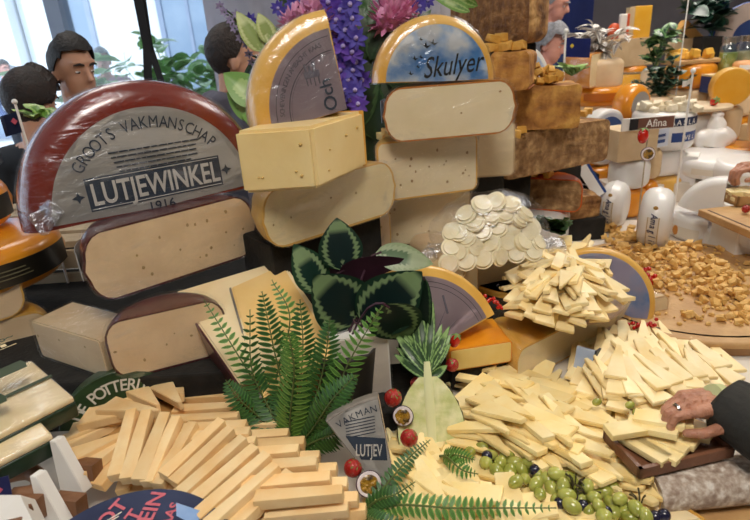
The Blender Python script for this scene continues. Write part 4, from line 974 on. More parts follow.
# ================================================================= WHITE GOAT CHEESE WHEELS
WHL=mat('label_cream_paper','#dcd2c2','#e6ddce',8,.5)
def wwheel(label,px,py,z,R,H,yaw,lean,a=(0,360),txt=True,group=None,roll=0):
    M=Matrix.Translation(az(px,py,z)+Vector((0,0,R*1.0)))@rotm(yaw)@Matrix.Rotation(math.radians(lean),4,'X')@STAND@Matrix.Rotation(math.radians(roll),4,'Z')@Matrix.Translation((0,0,-H/2))
    o=cheese('whole_cheese',label,'cheese',M,R,H,*a,WHITE,P_PALE,r=.035,t=.003,bulge=.003,film=False)
    lb=band(o,R+.002,H,-200,20,H*.30,H*.70,WHL,off=.0015)
    for zz in (H*.33,H*.67): band(lb,R+.0035,H,-200,20,zz-.0008,zz+.0008,mat('print_gold','#b08a4a'),name='printed_line',off=.0015)
    if txt:
        s='Amaglio'; me_=[]; bm=bmesh.new()
        for i,c in enumerate(s):
            me=text_mesh(c,H*.30,.012,sx=.8,shear=.3); ang=txt_a+i*8.4
            # place on the outer surface: local frame out = radial
            a_=math.radians(ang); out=Vector((math.cos(a_),math.sin(a_),0)); tan=Vector((-math.sin(a_),math.cos(a_),0)); up_=Vector((0,0,1))
            me.transform(frame(tan,up_,out,out*(R+.0062)+Vector((0,0,H*.42)))); bm.from_mesh(me); bpy.data.meshes.remove(me)
        bmo('lettering',bm,mat('print_navy','#1c2a58'),lb,smooth=False)
        bm=bmesh.new(); a_=math.radians(txt_a-14); sph(bm,((R+.005)*math.cos(a_),(R+.005)*math.sin(a_),H*.52),.007,(.25,.9,1)); bmo('emblem',bm,mat('print_gold','#b08a4a'),lb)
    return o
txt_a=-178
txt_a=158
w1=wwheel('white wheel standing on edge with blue script, left of the larger one, behind the crumbs',612,226,TZ+.002,.082,.085,52,0)
w2=wwheel('larger white wheel standing on edge with blue script, centre of the white cheeses',652,249,TZ+.002,.10,.09,58,0)
def wsec(label,a,b,z,h,R=None,a0=0,a1=180,stnd=False,rot=0,tilt=0,rollz=0):
    M,L=lay(a,b,z)
    M=M@Matrix.Rotation(math.radians(rot),4,'Z')
    if tilt: M=M@Matrix.Rotation(math.radians(tilt),4,'Y')
    o=cheese('cheese_wedge',label,'cheese',M,R or L/2,h,a0,a1,WHITE,mat('paste_white_mauve','#c9c0c6','#d6ced2',14,.5,.1,60,.1),r=.02,t=.004)
    return o
w3=wsec('white wedge with an orange badge on its rind, right of the larger white wheel',(690,242),(722,228),TZ+.0,.085,.12,90,215,rot=-10)
lb=band(w3,.121,.085,150,205,.015,.05,WHL); 
bm=bmesh.new(); a_=math.radians(168); sph(bm,(.123*math.cos(a_),.123*math.sin(a_),.034),.014,(.12,.8,1.2)); bmo('emblem',bm,mat('print_amber','#d08a3c'),lb)
M=Matrix.Translation(az(722,214,TZ+.087))@rotm(-35)@STAND@Matrix.Rotation(math.radians(0),4,'Z')
w4=cheese('cheese_wedge','white quarter wedge standing on top of the white wedge with the orange badge','cheese',M,.13,.07,90,165,WHITE,mat('paste_white_mauve','#c9c0c6'),r=.02,t=.004)
w5=wsec('white wheel lying low behind the standing white wheels, under the badge wedge',(640,262),(730,250),TZ,.03,.1,0,180) if False else None
def lwheel(label,px,py,z,R,H,m=WHITE,group=None,a=(0,360),rz=0):
    o=cheese('whole_cheese',label,'cheese',Matrix.Translation(az(px,py,z))@rotm(rz),R,H,*a,m,P_PALE,r=H*.4,t=.003)
    lb=band(o,R,H,-150,-50,H*.3,H*.6,WHL,off=.002)
    bm=bmesh.new()
    for a0_ in (-120,-100): a_=math.radians(a0_); sph(bm,((R+.002)*math.cos(a_),(R+.002)*math.sin(a_),H*.45),.006,(.6,.6,1))
    bmo('printed_mark',bm,mat('print_navy','#1c2a58'),lb); return o
riser('low white box at the right edge under the white wheels',1.27,1.70,1.75,2.15,.90,PAPER)
lwheel('white wheel lying flat at the right edge beneath the wooden board with slices',742,240,TZ,.15,.07)
lwheel('white wheel lying flat behind the standing white quarter wedge',715,172,.945,.17,.075)
lwheel('white wheel lying flat at the far right edge above the board with slices',752,180,.95,.14,.075)
# wooden board with slices at right edge
M=Matrix.Translation(az(752,225,.965))@rotm(6)
rbd=thing('wooden_board','wooden board at the right edge holding a raspberry and a small tray of slices','board',M)
bmo('board',box_bm(.17,.24,.022,.004),WOOD,rbd); bmo('groove',wbox(-.07,-.10,.0215,-.064,.10,.0228),mat('board_groove','#4e3320'),rbd,smooth=False)
riser('white box under the wooden board at the right edge',rbd.location.x-.05,rbd.location.y-.02,rbd.location.x+.09,rbd.location.y+.11,.964,PAPER)
M=Matrix.Translation(az(750,200,.99)+Vector((0,.0,.0)))@rotm(4)
tr=thing('wooden_tray','small wooden tray of pale slices on the board at the right edge','tray',M)
bmo('base',box_bm(.16,.10,.008,.002),WOOD,tr)
for (a,b,c,d) in ((-.08,-.05,.08,-.044),(-.08,.044,.08,.05),(-.08,-.05,-.074,.05),(.074,-.05,.08,.05)): bmo('side_board',wbox(a,b,.0,c,d,.03),WOOD,tr,smooth=False)
SL=mat('cheese_slice_cream','#ecd79c','#f4e6ba',16,.42,.1,60,.1,rnd=.05)
smr=box_bm(.09,.022,.012,.002); me=bpy.data.meshes.new('cheese_slice'); smr.to_mesh(me); smr.free()
b0=tr.matrix_basis.translation
for k in range(9): single('cheese_slice',me,SL,'pale slice in the small wooden tray at the right edge','cheese',Matrix.Translation(b0+Vector((-.035+(k%2)*.03,-.035+.017*(k%5),.012+.013*(k//5)+.003*(k%2))))@rotm(10*(k%3)-5,0,0),'slices in the small tray at the right edge')
# ================================================================= BACK RIGHT
BZ=.85
def bk(fn,*a,**k): return fn(*a,**k)
# Maasland wheel
M=az(657,140,.98)
riser('large cloth-covered step for the cheeses at the back right',.95,2.12,2.6,2.75,.93,CLOTH)
riser('higher cloth-covered step at the far back right',.90,2.76,3.4,3.55,1.05,CLOTH)
mw=cheese('whole_cheese','white wheel with a dark blue lettered band and pale crumbs on top, back right','cheese',Matrix.Translation(ay(660,146,2.22)),.115,.14,0,360,WHITE,P_PALE,r=.02)
riser('black box under the white wheel with the blue lettered band',mw.location.x-.1,mw.location.y-.1,mw.location.x+.1,mw.location.y+.1,mw.location.z-.001)
b1=band(mw,.115,.14,-140,-35,.095,.125,NAVY,off=.002); b2=band(mw,.115,.14,-100,-30,.035,.07,BLUE,off=.002)
def curved_text(s,parent,R,z,a0,da,size,m,sx=1,bold=.01):
    bm=bmesh.new()
    for i,c in enumerate(s):
        me=text_mesh(c,size,bold,sx=sx); a_=math.radians(a0+i*da); out=Vector((math.cos(a_),math.sin(a_),0)); tan=Vector((-math.sin(a_),math.cos(a_),0))
        me.transform(frame(tan,Vector((0,0,1)),out,out*R+Vector((0,0,z)))); bm.from_mesh(me); bpy.data.meshes.remove(me)
    return bmo('lettering',bm,m,parent,smooth=False)
curved_text('MAASLA',b1,.1185,.099,-112,11,.028,PAPER); curved_text('WEL',b2,.1185,.042,-75,11,.024,PAPER)
tp=mw.location.z+.141
pieces_on([Vector((mw.location.x+rr.uniform(-.09,.09),mw.location.y+rr.uniform(-.09,.05),tp+rr.choice((0,.015)))) for k in range(26)],CRUMBS,mat('pale_crumb','#e0cfae'),'cheese_crumb','pale crumb on top of the white wheel with the blue lettered band','cheese','pale crumbs on the white wheel',35,(.9,1.3)) if False else None
PCR=[chunk_mesh('pale_cheese_chunk',.03,.026,.02,.006,70+i) for i in range(3)]
for me_ in PCR: smoothme(me_)
pieces_on([Vector((mw.location.x+rr.uniform(-.085,.085),mw.location.y+rr.uniform(-.09,.05),tp+rr.choice((0,.014)))) for k in range(26)],PCR,mat('pale_crumb','#e2d3b4','#ece0c6',20,.6,.2,60,rnd=.05),'pale_cheese_chunk','pale chunk on top of the white wheel with the blue lettered band','cheese','pale chunks on the white wheel',35,(.9,1.2))
# tan block, name strip, small white/blue wedge
zk=ay(636,161,1.95).z; hk=ay(636,130,1.95).z-zk
blk=block('cheese_block','tan wedge-shaped block under the dark name strip, left of the passion fruit',(617,163),(656,158),zk,hk,.12,P_TAN,P_TAN,r=.003)
riser('black box under the tan block with the name strip',blk.location.x-.07,blk.location.y+.01,blk.location.x+.07,blk.location.y+.12,zk-.001)
M=Matrix.Translation(blk.location+Vector((.015,-.015,hk+.001)))@rotm(3)
ns=thing('name_strip','long white, black and brown name strip lying on the tan block','label card',M)
bmo('card',wbox(-.09,-.004,0,.095,.004,.042),PAPER,ns,smooth=False); bmo('black_field',wbox(-.065,-.006,.002,-.035,-.0045,.040),mat('ink_black','#16161c'),ns,smooth=False); bmo('brown_field',wbox(-.035,-.006,.002,.092,-.0045,.040),mat('print_brown','#6b4436','#7c5342',12,.5),ns,smooth=False)
text('Afina',ns,Matrix.Translation((.03,-.0065,.009))@STAND,.036,PAPER,bold=.012)
sw=block('cheese_wedge','small white and blue printed wedge just right of the tan block',(648,150),(668,146),ay(657,148,2.02).z,.07,.06,WHITE,mat('paste_white_blue','#dfe3ee','#c9d3ea',14,.5),r=.004)
bars(sw,Matrix.Translation((0,-.0012,.035))@STAND,[(-.03,-.018,.03,-.006),(-.03,.004,.03,.014)],BLUE,name='printed_band')
riser('small black box under the white and blue printed wedge',sw.location.x-.02,sw.location.y+.01,sw.location.x+.04,sw.location.y+.06,sw.location.z-.001)
# white wrapped wedge, white wrapped bundles
wl=block('cheese_wedge','tall plain white wedge left of the knotted white cloth bundle',(654,183),(694,186),.915,.115,.09,PAPER,mat('paste_bright_white','#e4e1e2','#ecEaEb'.lower(),8,.5),r=.004)
riser('black box under the tall plain white wedge',wl.location.x-.06,wl.location.y+.01,wl.location.x+.07,wl.location.y+.09,.914)
bt=block('cheese_block','beige block behind the tall plain white wedge',(660,160),(700,160),.95,.11,.1,P_TAN,P_TAN,r=.003)
riser('black box under the beige block behind the plain white wedge',bt.location.x-.08,bt.location.y+.01,bt.location.x+.08,bt.location.y+.1,.949)
def bundle(label,p,s,seed):
    o=thing('cheese_bundle',label,'cheese',Matrix.Translation(p)); bm=bmesh.new(); sph(bm,(0,0,.055),1,(s,.8*s,.055),4); sph(bm,(0,0,.10),1,(.45*s,.4*s,.06),4)
    for v in bm.verts: v.co+=Vector((noise.noise(v.co*18+Vector((seed,0,0))),noise.noise(v.co*18+Vector((0,seed,0))),noise.noise(v.co*30)))*.014; v.co.z=max(0,v.co.z)
    bmo('cloth_wrap',bm,WHITE,o); bm=bmesh.new(); sph(bm,(0,0,.155),.02,(1.2,1,.7),3); bmo('knot',bm,WHITE,o); 
    bm=bmesh.new(); sph(bm,(.0,0,.17),.011,(1,1,.5)); bmo('metal_clip',bm,mat('metal_clip','#70757c',rough=.3,metal=1),o)
    return o
bp_=az(712,152,.99); bu=bundle('white cloth-wrapped knotted cheese bundle with a metal clip at the right',bp_,.085,4)
riser('black box under the knotted white bundle',bp_.x-.06,bp_.y-.04,bp_.x+.08,bp_.y+.08,.989)
# brown white wheel at right edge
rwm=Matrix.Translation(az(752,138,1.0)+Vector((0,0,.0)))@rotm(35)@STAND
rw=cheese('whole_cheese','brown and white striped wheel standing at the right edge','cheese',Matrix.Translation(ay(757,114,2.25))@rotm(40)@STAND,.125,.08,0,360,mat('rind_tan_stripe','#b98e63','#c89e72',8,.4),P_PALE,r=.03)
disc_label(rw,.10,.08,0,360,WHL); disc_label(rw,.118,.08,0,360,WHITE,name='pale_ring',r0=.108)
riser('black box under the striped wheel at the right edge',rw.location.x-.1,rw.location.y-.05,rw.location.x+.12,rw.location.y+.1,rw.location.z-.1255)
cb_=block('cheese_block','tan cut block leaning against the striped wheel at the right edge',(738,140),(762,142),.985,.07,.05,P_TAN,P_TAN,r=.004)
riser('small black box under the tan cut block at the right edge',cb_.location.x-.03,cb_.location.y+.005,cb_.location.x+.05,cb_.location.y+.05,.984)
# orange wheels centre back
o2=cheese('whole_cheese','orange wheel standing with a grey-white face, left of the lettered white wheel','cheese',Matrix.Translation(ay(622,104,2.42))@rotm(28)@STAND,.085,.09,0,360,R_ORG,P_BEIGE,r=.035)
disc_label(o2,.055,.09,0,360,mat('label_grey_pale','#b9b3b0','#c6c0bc',9,.5))
riser('black box under the standing orange wheel',o2.location.x-.08,o2.location.y-.08,o2.location.x+.1,o2.location.y+.1,o2.location.z-.0855)
o3=cheese('whole_cheese','flat orange wheel under the large film-wrapped orange half wheel','cheese',Matrix.Translation(ay(594,104,2.62)),.13,.085,0,360,R_ORG,P_BEIGE,r=.03)
band(o3,.14,.09,-130,-60,.03,.06,mat('rind_dark_orange','#b8641a'),off=.002)
riser('black box under the flat orange wheel',o3.location.x-.11,o3.location.y-.11,o3.location.x+.11,o3.location.y+.11,o3.location.z)
hc_=cheese('half_cheese','film-wrapped orange half wheel with a pale cut face, in front of the variegated plant','cheese',Matrix.Translation(az(605,93,1.184)+Vector((0,.05,0)))@rotm(38),.16,.14,0,180,R_ORG,P_CREAM,r=.03,film=True)
hc_.matrix_basis=Matrix.Translation(o3.location+Vector((.0,-.05,.087)))@rotm(52)@Matrix.Rotation(0,4,'X')
riser_=None
bl_=block('cheese_block','tall beige cheese block beneath the yellow slab at the top right',(612,68),(658,64),1.24,.17,.16,P_TAN,P_TAN,r=.006)
riser('tall black box under the tall beige cheese block',bl_.location.x-.09,bl_.location.y+.01,bl_.location.x+.12,bl_.location.y+.15,1.24)
jr=block('cheese_block','dark film-wrapped cheese with a yellow cut edge under the tall beige block',(612,94),(660,92),1.12,.11,.12,mat('wax_dark_olive','#2c261c','#3d3526',8,.3,coat=.5),P_DEEP,r=.012,film=True)
riser('black box under the dark film-wrapped cheese',jr.location.x-.1,jr.location.y+.01,jr.location.x+.12,jr.location.y+.12,1.12)
tz_=bl_.location.z+.171
def onblk(dx,dy): return Vector((bl_.location.x+dx,bl_.location.y+dy,tz_))
sy=thing('cheese_slab','bright yellow slab standing upright on the tall beige block','cheese',Matrix.Translation(onblk(.035,.06))@rotm(4))
bmo('paste',box_bm(.115,.045,.19,.004),P_DEEP,sy); bmo('rind',wbox(-.0635,-.0225,0,-.0575,.0225,.19),P_TAN,sy); bmo('printed_side',wbox(-.095,-.02,0,-.0635,.0225,.185),P_TAN,sy)
pk=thing('cheese_pack','small upright orange and white packet left of the yellow slab on the tall beige block','packaged cheese',Matrix.Translation(onblk(-.085,.05))@rotm(-8))
bmo('packet',box_bm(.05,.035,.15,.008),mat('packet_white','#e8ded4','#f2eae2',8,.3,coat=.4),pk); bmo('orange_side',box_bm(.02,.036,.15,.006,M=Matrix.Translation((.026,0,0))),mat('packet_orange','#d0552a',rough=.35),pk)
bm=bmesh.new(); sph(bm,(-.05,0,.05),1,(.045,.02,.05),3); bmo('round_cheese',bm,mat('packet_orange','#d0552a'),pk)
# beige piece with orange wedge and back cubes
bh=block('cheese_block','beige rounded cheese behind the trailing green plant at the top right',(672,66),(708,64),1.27,.14,.14,P_TAN,P_TAN,r=.03)
riser('tall black box under the beige rounded cheese at the top right',bh.location.x-.09,bh.location.y+.01,bh.location.x+.12,bh.location.y+.14,1.27)
os_=thing('cheese_wedge','amber rectangular wedge tilted on top of the beige rounded cheese','cheese',Matrix.Translation(Vector((bh.location.x-.01,bh.location.y+.06,1.41)))@rotm(10)@Matrix.Rotation(math.radians(38),4,'Y'))
bmo('paste',box_bm(.16,.05,.06,.003),mat('paste_amber','#e6ab5a','#eebb70',8,.4),os_); bmo('rind',wbox(-.08,-.0255,-.004,.08,.0255,.0),mat('wax_dark_olive','#2c261c'),os_)
sb=thing('serving_board','small pale board with yellow cheese cubes and sprigs behind the green plant','board',Matrix.Translation(ay(693,63,2.9))@rotm(8))
bmo('board',box_bm(.26,.14,.018,.004),WOOD,sb); bmo('handle',box_bm(.07,.03,.016,.004,M=Matrix.Translation((.16,0,0))),WOOD,sb)
riser('tall black box under the small board with yellow cubes',sb.location.x-.1,sb.location.y-.05,sb.location.x+.12,sb.location.y+.07,sb.location.z)
pieces_on([Vector((sb.location.x+rr.uniform(-.11,.09),sb.location.y+rr.uniform(-.05,.05),sb.location.z+.019+rr.choice((0,.018)))) for k in range(16)],CUBES,mat('cube_deep_yellow','#f0b83e','#f5c860',20,.45,rnd=.05),'cheese_cube','deep yellow cheese cube on the small pale board at the top right','cheese','yellow cubes on the small board',36,(1,1.3)) if False else None
DCB=[chunk_mesh('deep_yellow_cube',.032,.028,.026,.003,90+i) for i in range(2)]
pieces_on([Vector((sb.location.x+rr.uniform(-.11,.09),sb.location.y+rr.uniform(-.05,.05),sb.location.z+.019+rr.choice((0,.018)))) for k in range(16)],DCB,mat('cube_deep_yellow','#f0b83e','#f5c860',20,.45,rnd=.05),'cheese_cube','deep yellow cheese cube on the small pale board at the top right','cheese','yellow cubes on the small board',36,(1,1.3))
# blue wheel with pale label, jars
bwh=cheese('whole_cheese','dark blue wheel standing with a pale round label at the top right corner','cheese',Matrix.Translation(ay(748,46,3.3))@rotm(-12)@Matrix.Rotation(math.radians(-18),4,'X')@STAND,.22,.09,0,360,BLUE,P_PALE,r=.02)
disc_label(bwh,.21,.09,0,360,BLUE,name='blue_label'); l6=disc_label(bwh,.21,.09,75,185,mat('label_cream_ring','#c9b3a6','#d8c4b8',9,.5),name='pale_label',dz=.0012,r0=.12); bm=bmesh.new(); sph(bm,(.02,.05,.092),.02,(1,1,.2)); bmo('gold_seal',bm,mat('print_gold','#b08a4a'),l6)
riser('tall black box under the dark blue wheel at the top right corner',bwh.location.x-.2,bwh.location.y-.05,bwh.location.x+.2,bwh.location.y+.15,max(.9,bwh.location.z-.23))
GLS=bpy.data.materials.new('jar_glass'); GLS.use_nodes=True; nt=GLS.node_tree; nt.nodes.remove(nt.nodes['Principled BSDF']); t_=nt.nodes.new('ShaderNodeBsdfTransparent'); g_=nt.nodes.new('ShaderNodeBsdfGlossy'); g_.inputs['Roughness'].default_value=.05; mx=nt.nodes.new('ShaderNodeMixShader'); mx.inputs[0].default_value=.22; nt.links.new(t_.outputs[0],mx.inputs[1]); nt.links.new(g_.outputs[0],mx.inputs[2]); nt.links.new(mx.outputs[0],nt.nodes['Material Output'].inputs[0])
def jar(label,M,R,H,fill,lid):
    o=thing('glass_jar',label,'jar',M,'tilted jars at the top right'); pr=[(0,0),(R*.9,0),(R,R*.15),(R,H*.8),(R*.8,H*.9),(R*.8,H),(0,H)]
    bmo('glass',sector_bm(pr,0,360,28),GLS,o); pr=[(0,.003),(R*.85,.003),(R*.93,R*.2),(R*.93,H*.62),(0,H*.62)]; bmo('contents',sector_bm(pr,0,360,24),fill,o)
    bmo('lid',sector_bm([(0,H*.93),(R*.88,H*.93),(R*.9,H*1.1),(0,H*1.1)],0,360,24),lid,o); return o
jm=mat('lid_silver','#b5b0aa',rough=.25,metal=.9)
j1=ay(738,72,2.85)
jar('jar with green contents and a silver lid, left one of the two',Matrix.Translation(j1+Vector((-.06,0,0))),.042,.15,mat('jar_green','#7f9a4a','#98b060',30,.5),jm)
jar('jar with pale green contents and a silver lid, right one of the two',Matrix.Translation(j1+Vector((.045,.03,0))),.045,.15,mat('jar_pale','#a9ad86','#bcc09a',30,.5),jm)
riser('tall black box under the tilted jars',j1.x-.11,j1.y-.05,j1.x+.12,j1.y+.08,j1.z)
yh=cheese('half_cheese','deep yellow cut cheese standing upright beside a blue-waxed piece, right of the far plant','cheese',Matrix.Translation(ay(728,86,2.5))@rotm(-14)@STAND,.08,.06,0,360,R_YEL,P_DEEP,r=.008)
disc_label(yh,.074,.06,0,360,P_DEEP,name='cut_face')
riser('black box under the deep yellow cut cheese',yh.location.x-.06,yh.location.y-.03,yh.location.x+.08,yh.location.y+.06,yh.location.z-.081)
bp2=block('cheese_block','blue-waxed block with a cream top behind the deep yellow cut cheese',(712,94),(765,90),ay(738,92,2.7).z,.075,.1,BLUE,BLUE,r=.004)
bmo('cream_top',wbox(-.13,-.004,.075,.13,.1,.083),P_CREAM,bp2,smooth=False)
riser('black box under the blue-waxed block',bp2.location.x-.1,bp2.location.y+.01,bp2.location.x+.1,bp2.location.y+.1,bp2.location.z)
ov=cheese('whole_cheese','small orange oval cheese lying on the blue-waxed block at the right edge','cheese',Matrix.Translation(bp2.location+Vector((.05,.05,.0845))),.06,.05,0,360,mat('rind_peach','#e0a068','#e8b07a',8,.4),P_DEEP,r=.02); band(ov,.06,.05,-150,-30,.015,.035,PAPER,off=.002)
# garnish board
gb=thing('serving_board','long oval board with a tomato and crumbs right of the lettered white wheel','board',Matrix.Translation(ay(698,108,2.45))@rotm(12))
bmo('board',sector_bm([(r*1,z) for r,z in prof(.13,.014,.004)],0,360,36),mat('board_pale_beige','#cbb594','#d8c4a6',8,.5),gb); bmo('foot',box_bm(.1,.1,.02,.003,M=Matrix.Translation((0,0,-.02))),WOOD,gb)
riser('black box under the long oval board',gb.location.x-.06,gb.location.y-.06,gb.location.x+.06,gb.location.y+.06,gb.location.z-.02)
# Delft-blue wheel and black crate behind the aged half wheel
dw=cheese('whole_cheese','white wheel with a blue printed disc behind the long aged half wheel','cheese',Matrix.Translation(ay(597,136,2.35))@rotm(25)@STAND,.115,.06,0,360,WHITE,P_PALE,r=.01)
dl=disc_label(dw,.10,.06,0,360,mat('label_delft','#e8e8ee')); disc_label(dl,.085,.0605,-60,240,mat('print_delft','#4d66a0','#5d76b0',10,.5),name='blue_disc',r0=.03)
riser('black box under the blue-printed white wheel',dw.location.x-.1,dw.location.y-.05,dw.location.x+.12,dw.location.y+.1,dw.location.z-.1165)
kr=block('crate','black slatted crate with white lettering between the aged half wheel and the small white wheel',(563,206),(597,204),.93,.11,.08,BLACK,mat('crate_black','#1a1816'),r=.004,cat='crate',t=.002)
text('FIJN',kr,Matrix.Translation((0,-.002,.06))@STAND@Matrix.Rotation(.5,4,'Z'),.03,PAPER,bold=.01,name='lettering')
wc=thing('price_card','white card leaning against the black slatted crate','card',pose(600,196,1.85,10,25,-25)); bmo('card',wbox(-.02,0,0,.02,.002,.12),PAPER,wc,smooth=False); bmo('backing',wbox(.02,0,0,.03,.004,.12),BLUE,wc,smooth=False)
# flags
flag(693,72,2.05,.26,.03,.02,'thin white flag pole with a round knob beside the green plants',PAPER,pole_r=.004)
flag(566,32,2.3,.26,.10,.07,'white flag pole with a dark blue starred flag behind the aged stack',mat('flag_blue','#1c2a70','#24348a',8,.6),side=1,pole_r=.004,emblem=mat('star_yellow','#d8c040'))
flag(690,-12,2.8,.5,.02,.02,'tall thin grey pole rising between the beige cheese and the dark green plant',PAPER,pole_r=.003)
# ================================================================= SLICE HEAPS
def tri_mesh(name,L,W,Tk,seed,blunt=.12,curve=.0):
    bm=bmesh.new(); w0=W/2; w1=W/2*blunt
    ps=[(-L/2,-w0),(L/2,-w1+curve),(L/2,w1+curve),(-L/2,w0)]
    f=bm.faces.new([bm.verts.new((x,y,0)) for x,y in ps]); e=bmesh.ops.extrude_face_region(bm,geom=[f]); bmesh.ops.translate(bm,verts=[v for v in e['geom'] if isinstance(v,bmesh.types.BMVert)],vec=(0,0,Tk))
    bmesh.ops.bevel(bm,geom=bm.edges[:],offset=min(.0012,w1*.6),segments=2,affect='EDGES')
    bmesh.ops.recalc_face_normals(bm,faces=bm.faces); me=bpy.data.meshes.new(name); bm.to_mesh(me); bm.free(); smoothme(me); return me
def stick_mesh(name,L,W,Tk,seed,taper=.8):
    bm=box_bm(L,W,Tk,.0018,2); rr=random.Random(seed); k=rr.uniform(-.3,.3)
    for v in bm.verts:
        v.co.y*=1-(1-taper)*(v.co.x/L+.5); v.co.y+=k*v.co.x*v.co.x
    me=bpy.data.meshes.new(name); bm.to_mesh(me); bm.free(); smoothme(me); return me
def pxdir(p,ang,dx=0):
    "world yaw of a pixel direction at a world point on its own height"
    # project p
    v=p-CAM; fx=v.dot(FW); x=v.dot(RT)/fx*F+375; y=260-v.dot(UP)/fx*F
    q=az(x+6*math.cos(ang),y-6*math.sin(ang),p.z); d=q-p; return math.atan2(d.y,d.x)
def inpoly(x,y,P):
    c=False; j=len(P)-1
    for i in range(len(P)):
        if (P[i][1]>y)!=(P[j][1]>y) and x<(P[j][0]-P[i][0])*(y-P[i][1])/(P[j][1]-P[i][1])+P[i][0]: c=not c
        j=i
    return c
def edgedist(x,y,P):
    m=1e9
    for i in range(len(P)):
        a=Vector(P[i]+(0,)); b=Vector(P[(i+1)%len(P)]+(0,)); p=Vector((x,y,0)); t=max(0,min(1,(p-a).dot(b-a)/(b-a).length_squared)); m=min(m,(a.lerp(b,t)-p).length)
    return m
def heap(poly,zb,hmax,fall,meshes,m,name,label,group,seed,dirf,space,tilt=(8,20),core='cheese_offcuts',corelab='',corem=None,order=None,lift=0,rollr=10,maxn=150,edge=0,par=.55):
    rr=random.Random(seed); xs=[p[0] for p in poly]; ys=[p[1] for p in poly]
    def hh(x,y):
        if not inpoly(x,y,poly): return 0
        return hmax*min(1,(edgedist(x,y,poly)/fall))**.65
    # find mound point for a pixel: iterate on height
    def surf(x,y):
        return az(x,y,zb+hh(x,y))
    # core mesh
    bm=bmesh.new(); step=7; V={}
    for ix in range(int(min(xs)),int(max(xs))+step,step):
        for iy in range(int(min(ys)),int(max(ys))+step,step):
            if inpoly(ix,iy,poly) and edgedist(ix,iy,poly)>5:
                p=az(ix,iy,zb+max(0,hh(ix,iy)-.006)); V[(ix,iy)]=bm.verts.new(p)
    for (ix,iy),v in list(V.items()):
        q=[V.get(k) for k in ((ix,iy),(ix+step,iy),(ix+step,iy+step),(ix,iy+step))]
        if all(q): bm.faces.new(q)
    bmesh.ops.delete(bm,geom=[v for v in bm.verts if not v.link_faces],context='VERTS')
    be=[e for e in bm.edges if len(e.link_faces)==1]
    ex=bmesh.ops.extrude_edge_only(bm,edges=be)
    for v in ex['geom']:
        if isinstance(v,bmesh.types.BMVert): v.co.z=zb+.0005
    for v in bm.verts: v.co+=Vector((0,0,0))
    c=bmo(core,bm,corem or m); tag(c,corelab,'cheese',kind='stuff')
    pts=[]; tries=0
    while tries<9000 and len(pts)<maxn:
        tries+=1; x=rr.uniform(min(xs),max(xs)); y=rr.uniform(min(ys),max(ys))
        if not inpoly(x,y,poly) or edgedist(x,y,poly)<edge: continue
        if all(((x-a)**2+((y-b)*1.25)**2)>space**2 for a,b in pts): pts.append((x,y))
    P2=[]
    for x,y in pts:
        ang=dirf(x,y,rr); a=math.radians(ang+90); P2.append((x,y,ang,0))
        if rr.random()<par: P2.append((x+5*math.cos(a),y-5*math.sin(a),ang+rr.uniform(-4,4),.005))
    for x,y,ang,up_ in P2:
        if not inpoly(x,y,poly): continue
        p=surf(x,y)+Vector((0,0,up_)); yaw=pxdir(p,math.radians(ang)); tl=rr.uniform(*tilt)
        M=Matrix.Translation(p+Vector((0,0,lift+rr.uniform(0,.006))))@Matrix.Rotation(yaw,4,'Z')@Matrix.Rotation(math.radians(-tl),4,'Y')@Matrix.Rotation(math.radians(rr.uniform(-rollr,rollr)),4,'X')@Matrix.Scale(rr.uniform(.88,1.1),4)
        single(name,rr.choice(meshes),m,label,'cheese',M,group)
    return surf
S_YEL=mat('slice_yellow','#fadc92','#ffecb4',14,.42,.12,60,.06,rnd=.13); S_YEL2=mat('slice_butter','#fadd9a','#ffeebe',14,.42,.12,60,.06,rnd=.13); S_PEACH=mat('slice_peach','#f4b67e','#f9cb9a',14,.42,.12,60,.06,rnd=.13)
S_STICK=mat('stick_golden','#efc486','#f6d8a4',14,.42,.12,60,.06,rnd=.13)
TB=[tri_mesh('cheese_slice',.10,.046,.008,i,bl,cv) for i,(bl,cv) in enumerate(((.1,.012),(.15,-.01),(.6,.008),(.3,.014)))]+[stick_mesh('cheese_slice',.095,.024,.009,7,.9)]
TCm=[tri_mesh('cheese_slice',.08,.038,.008,i,bl,cv) for i,(bl,cv) in enumerate(((.08,.0),(.12,.008),(.1,-.008),(.5,.0)))]+[stick_mesh('cheese_slice',.07,.014,.009,17,.9)]
TD=[tri_mesh('cheese_slice',.10,.038,.008,i,bl,cv) for i,(bl,cv) in enumerate(((.12,.0),(.2,.006),(.5,-.004)))]
# B big heap
PB=[(446,456),(452,420),(456,390),(468,362),(500,364),(540,380),(590,400),(614,428),(634,474),(650,502),(610,505),(575,492),(540,478),(500,466),(465,456)]
def dB(x,y,r):
    b=-32+(20 if x<480 else 0)
    return (b-8+r.uniform(-13,13)) if r.random()<.88 else (r.choice((150,35,-75))+r.uniform(-20,20))
sB=heap(PB,TZ+.001,.075,45,TB,S_YEL,'cheese_slice','pointed yellow slice in the wide heap between the pineapple half and the grapes','slices of the wide front heap',41,dB,14.5,(3,14),corelab='packed mass of yellow slices filling the wide front heap',maxn=150,rollr=6,par=.6)
# D heap behind the hand
PD=[(578,345),(600,330),(628,322),(660,330),(700,343),(728,362),(722,380),(700,400),(672,408),(640,424),(612,412),(582,398),(570,373)]
def dD(x,y,r):
    if y<345: return 112+r.uniform(-35,35)
    return 136+r.uniform(-16,16) if x>625 else 100+r.uniform(-45,35)
sD=heap(PD,TZ+.001,.07,38,TD,S_YEL2,'cheese_sliver','long pointed pale yellow slice in the heap behind the reaching hand','slices of the heap behind the hand',42,dD,12,(-4,14),corelab='packed mass of pale slices inside the heap behind the hand',maxn=120)
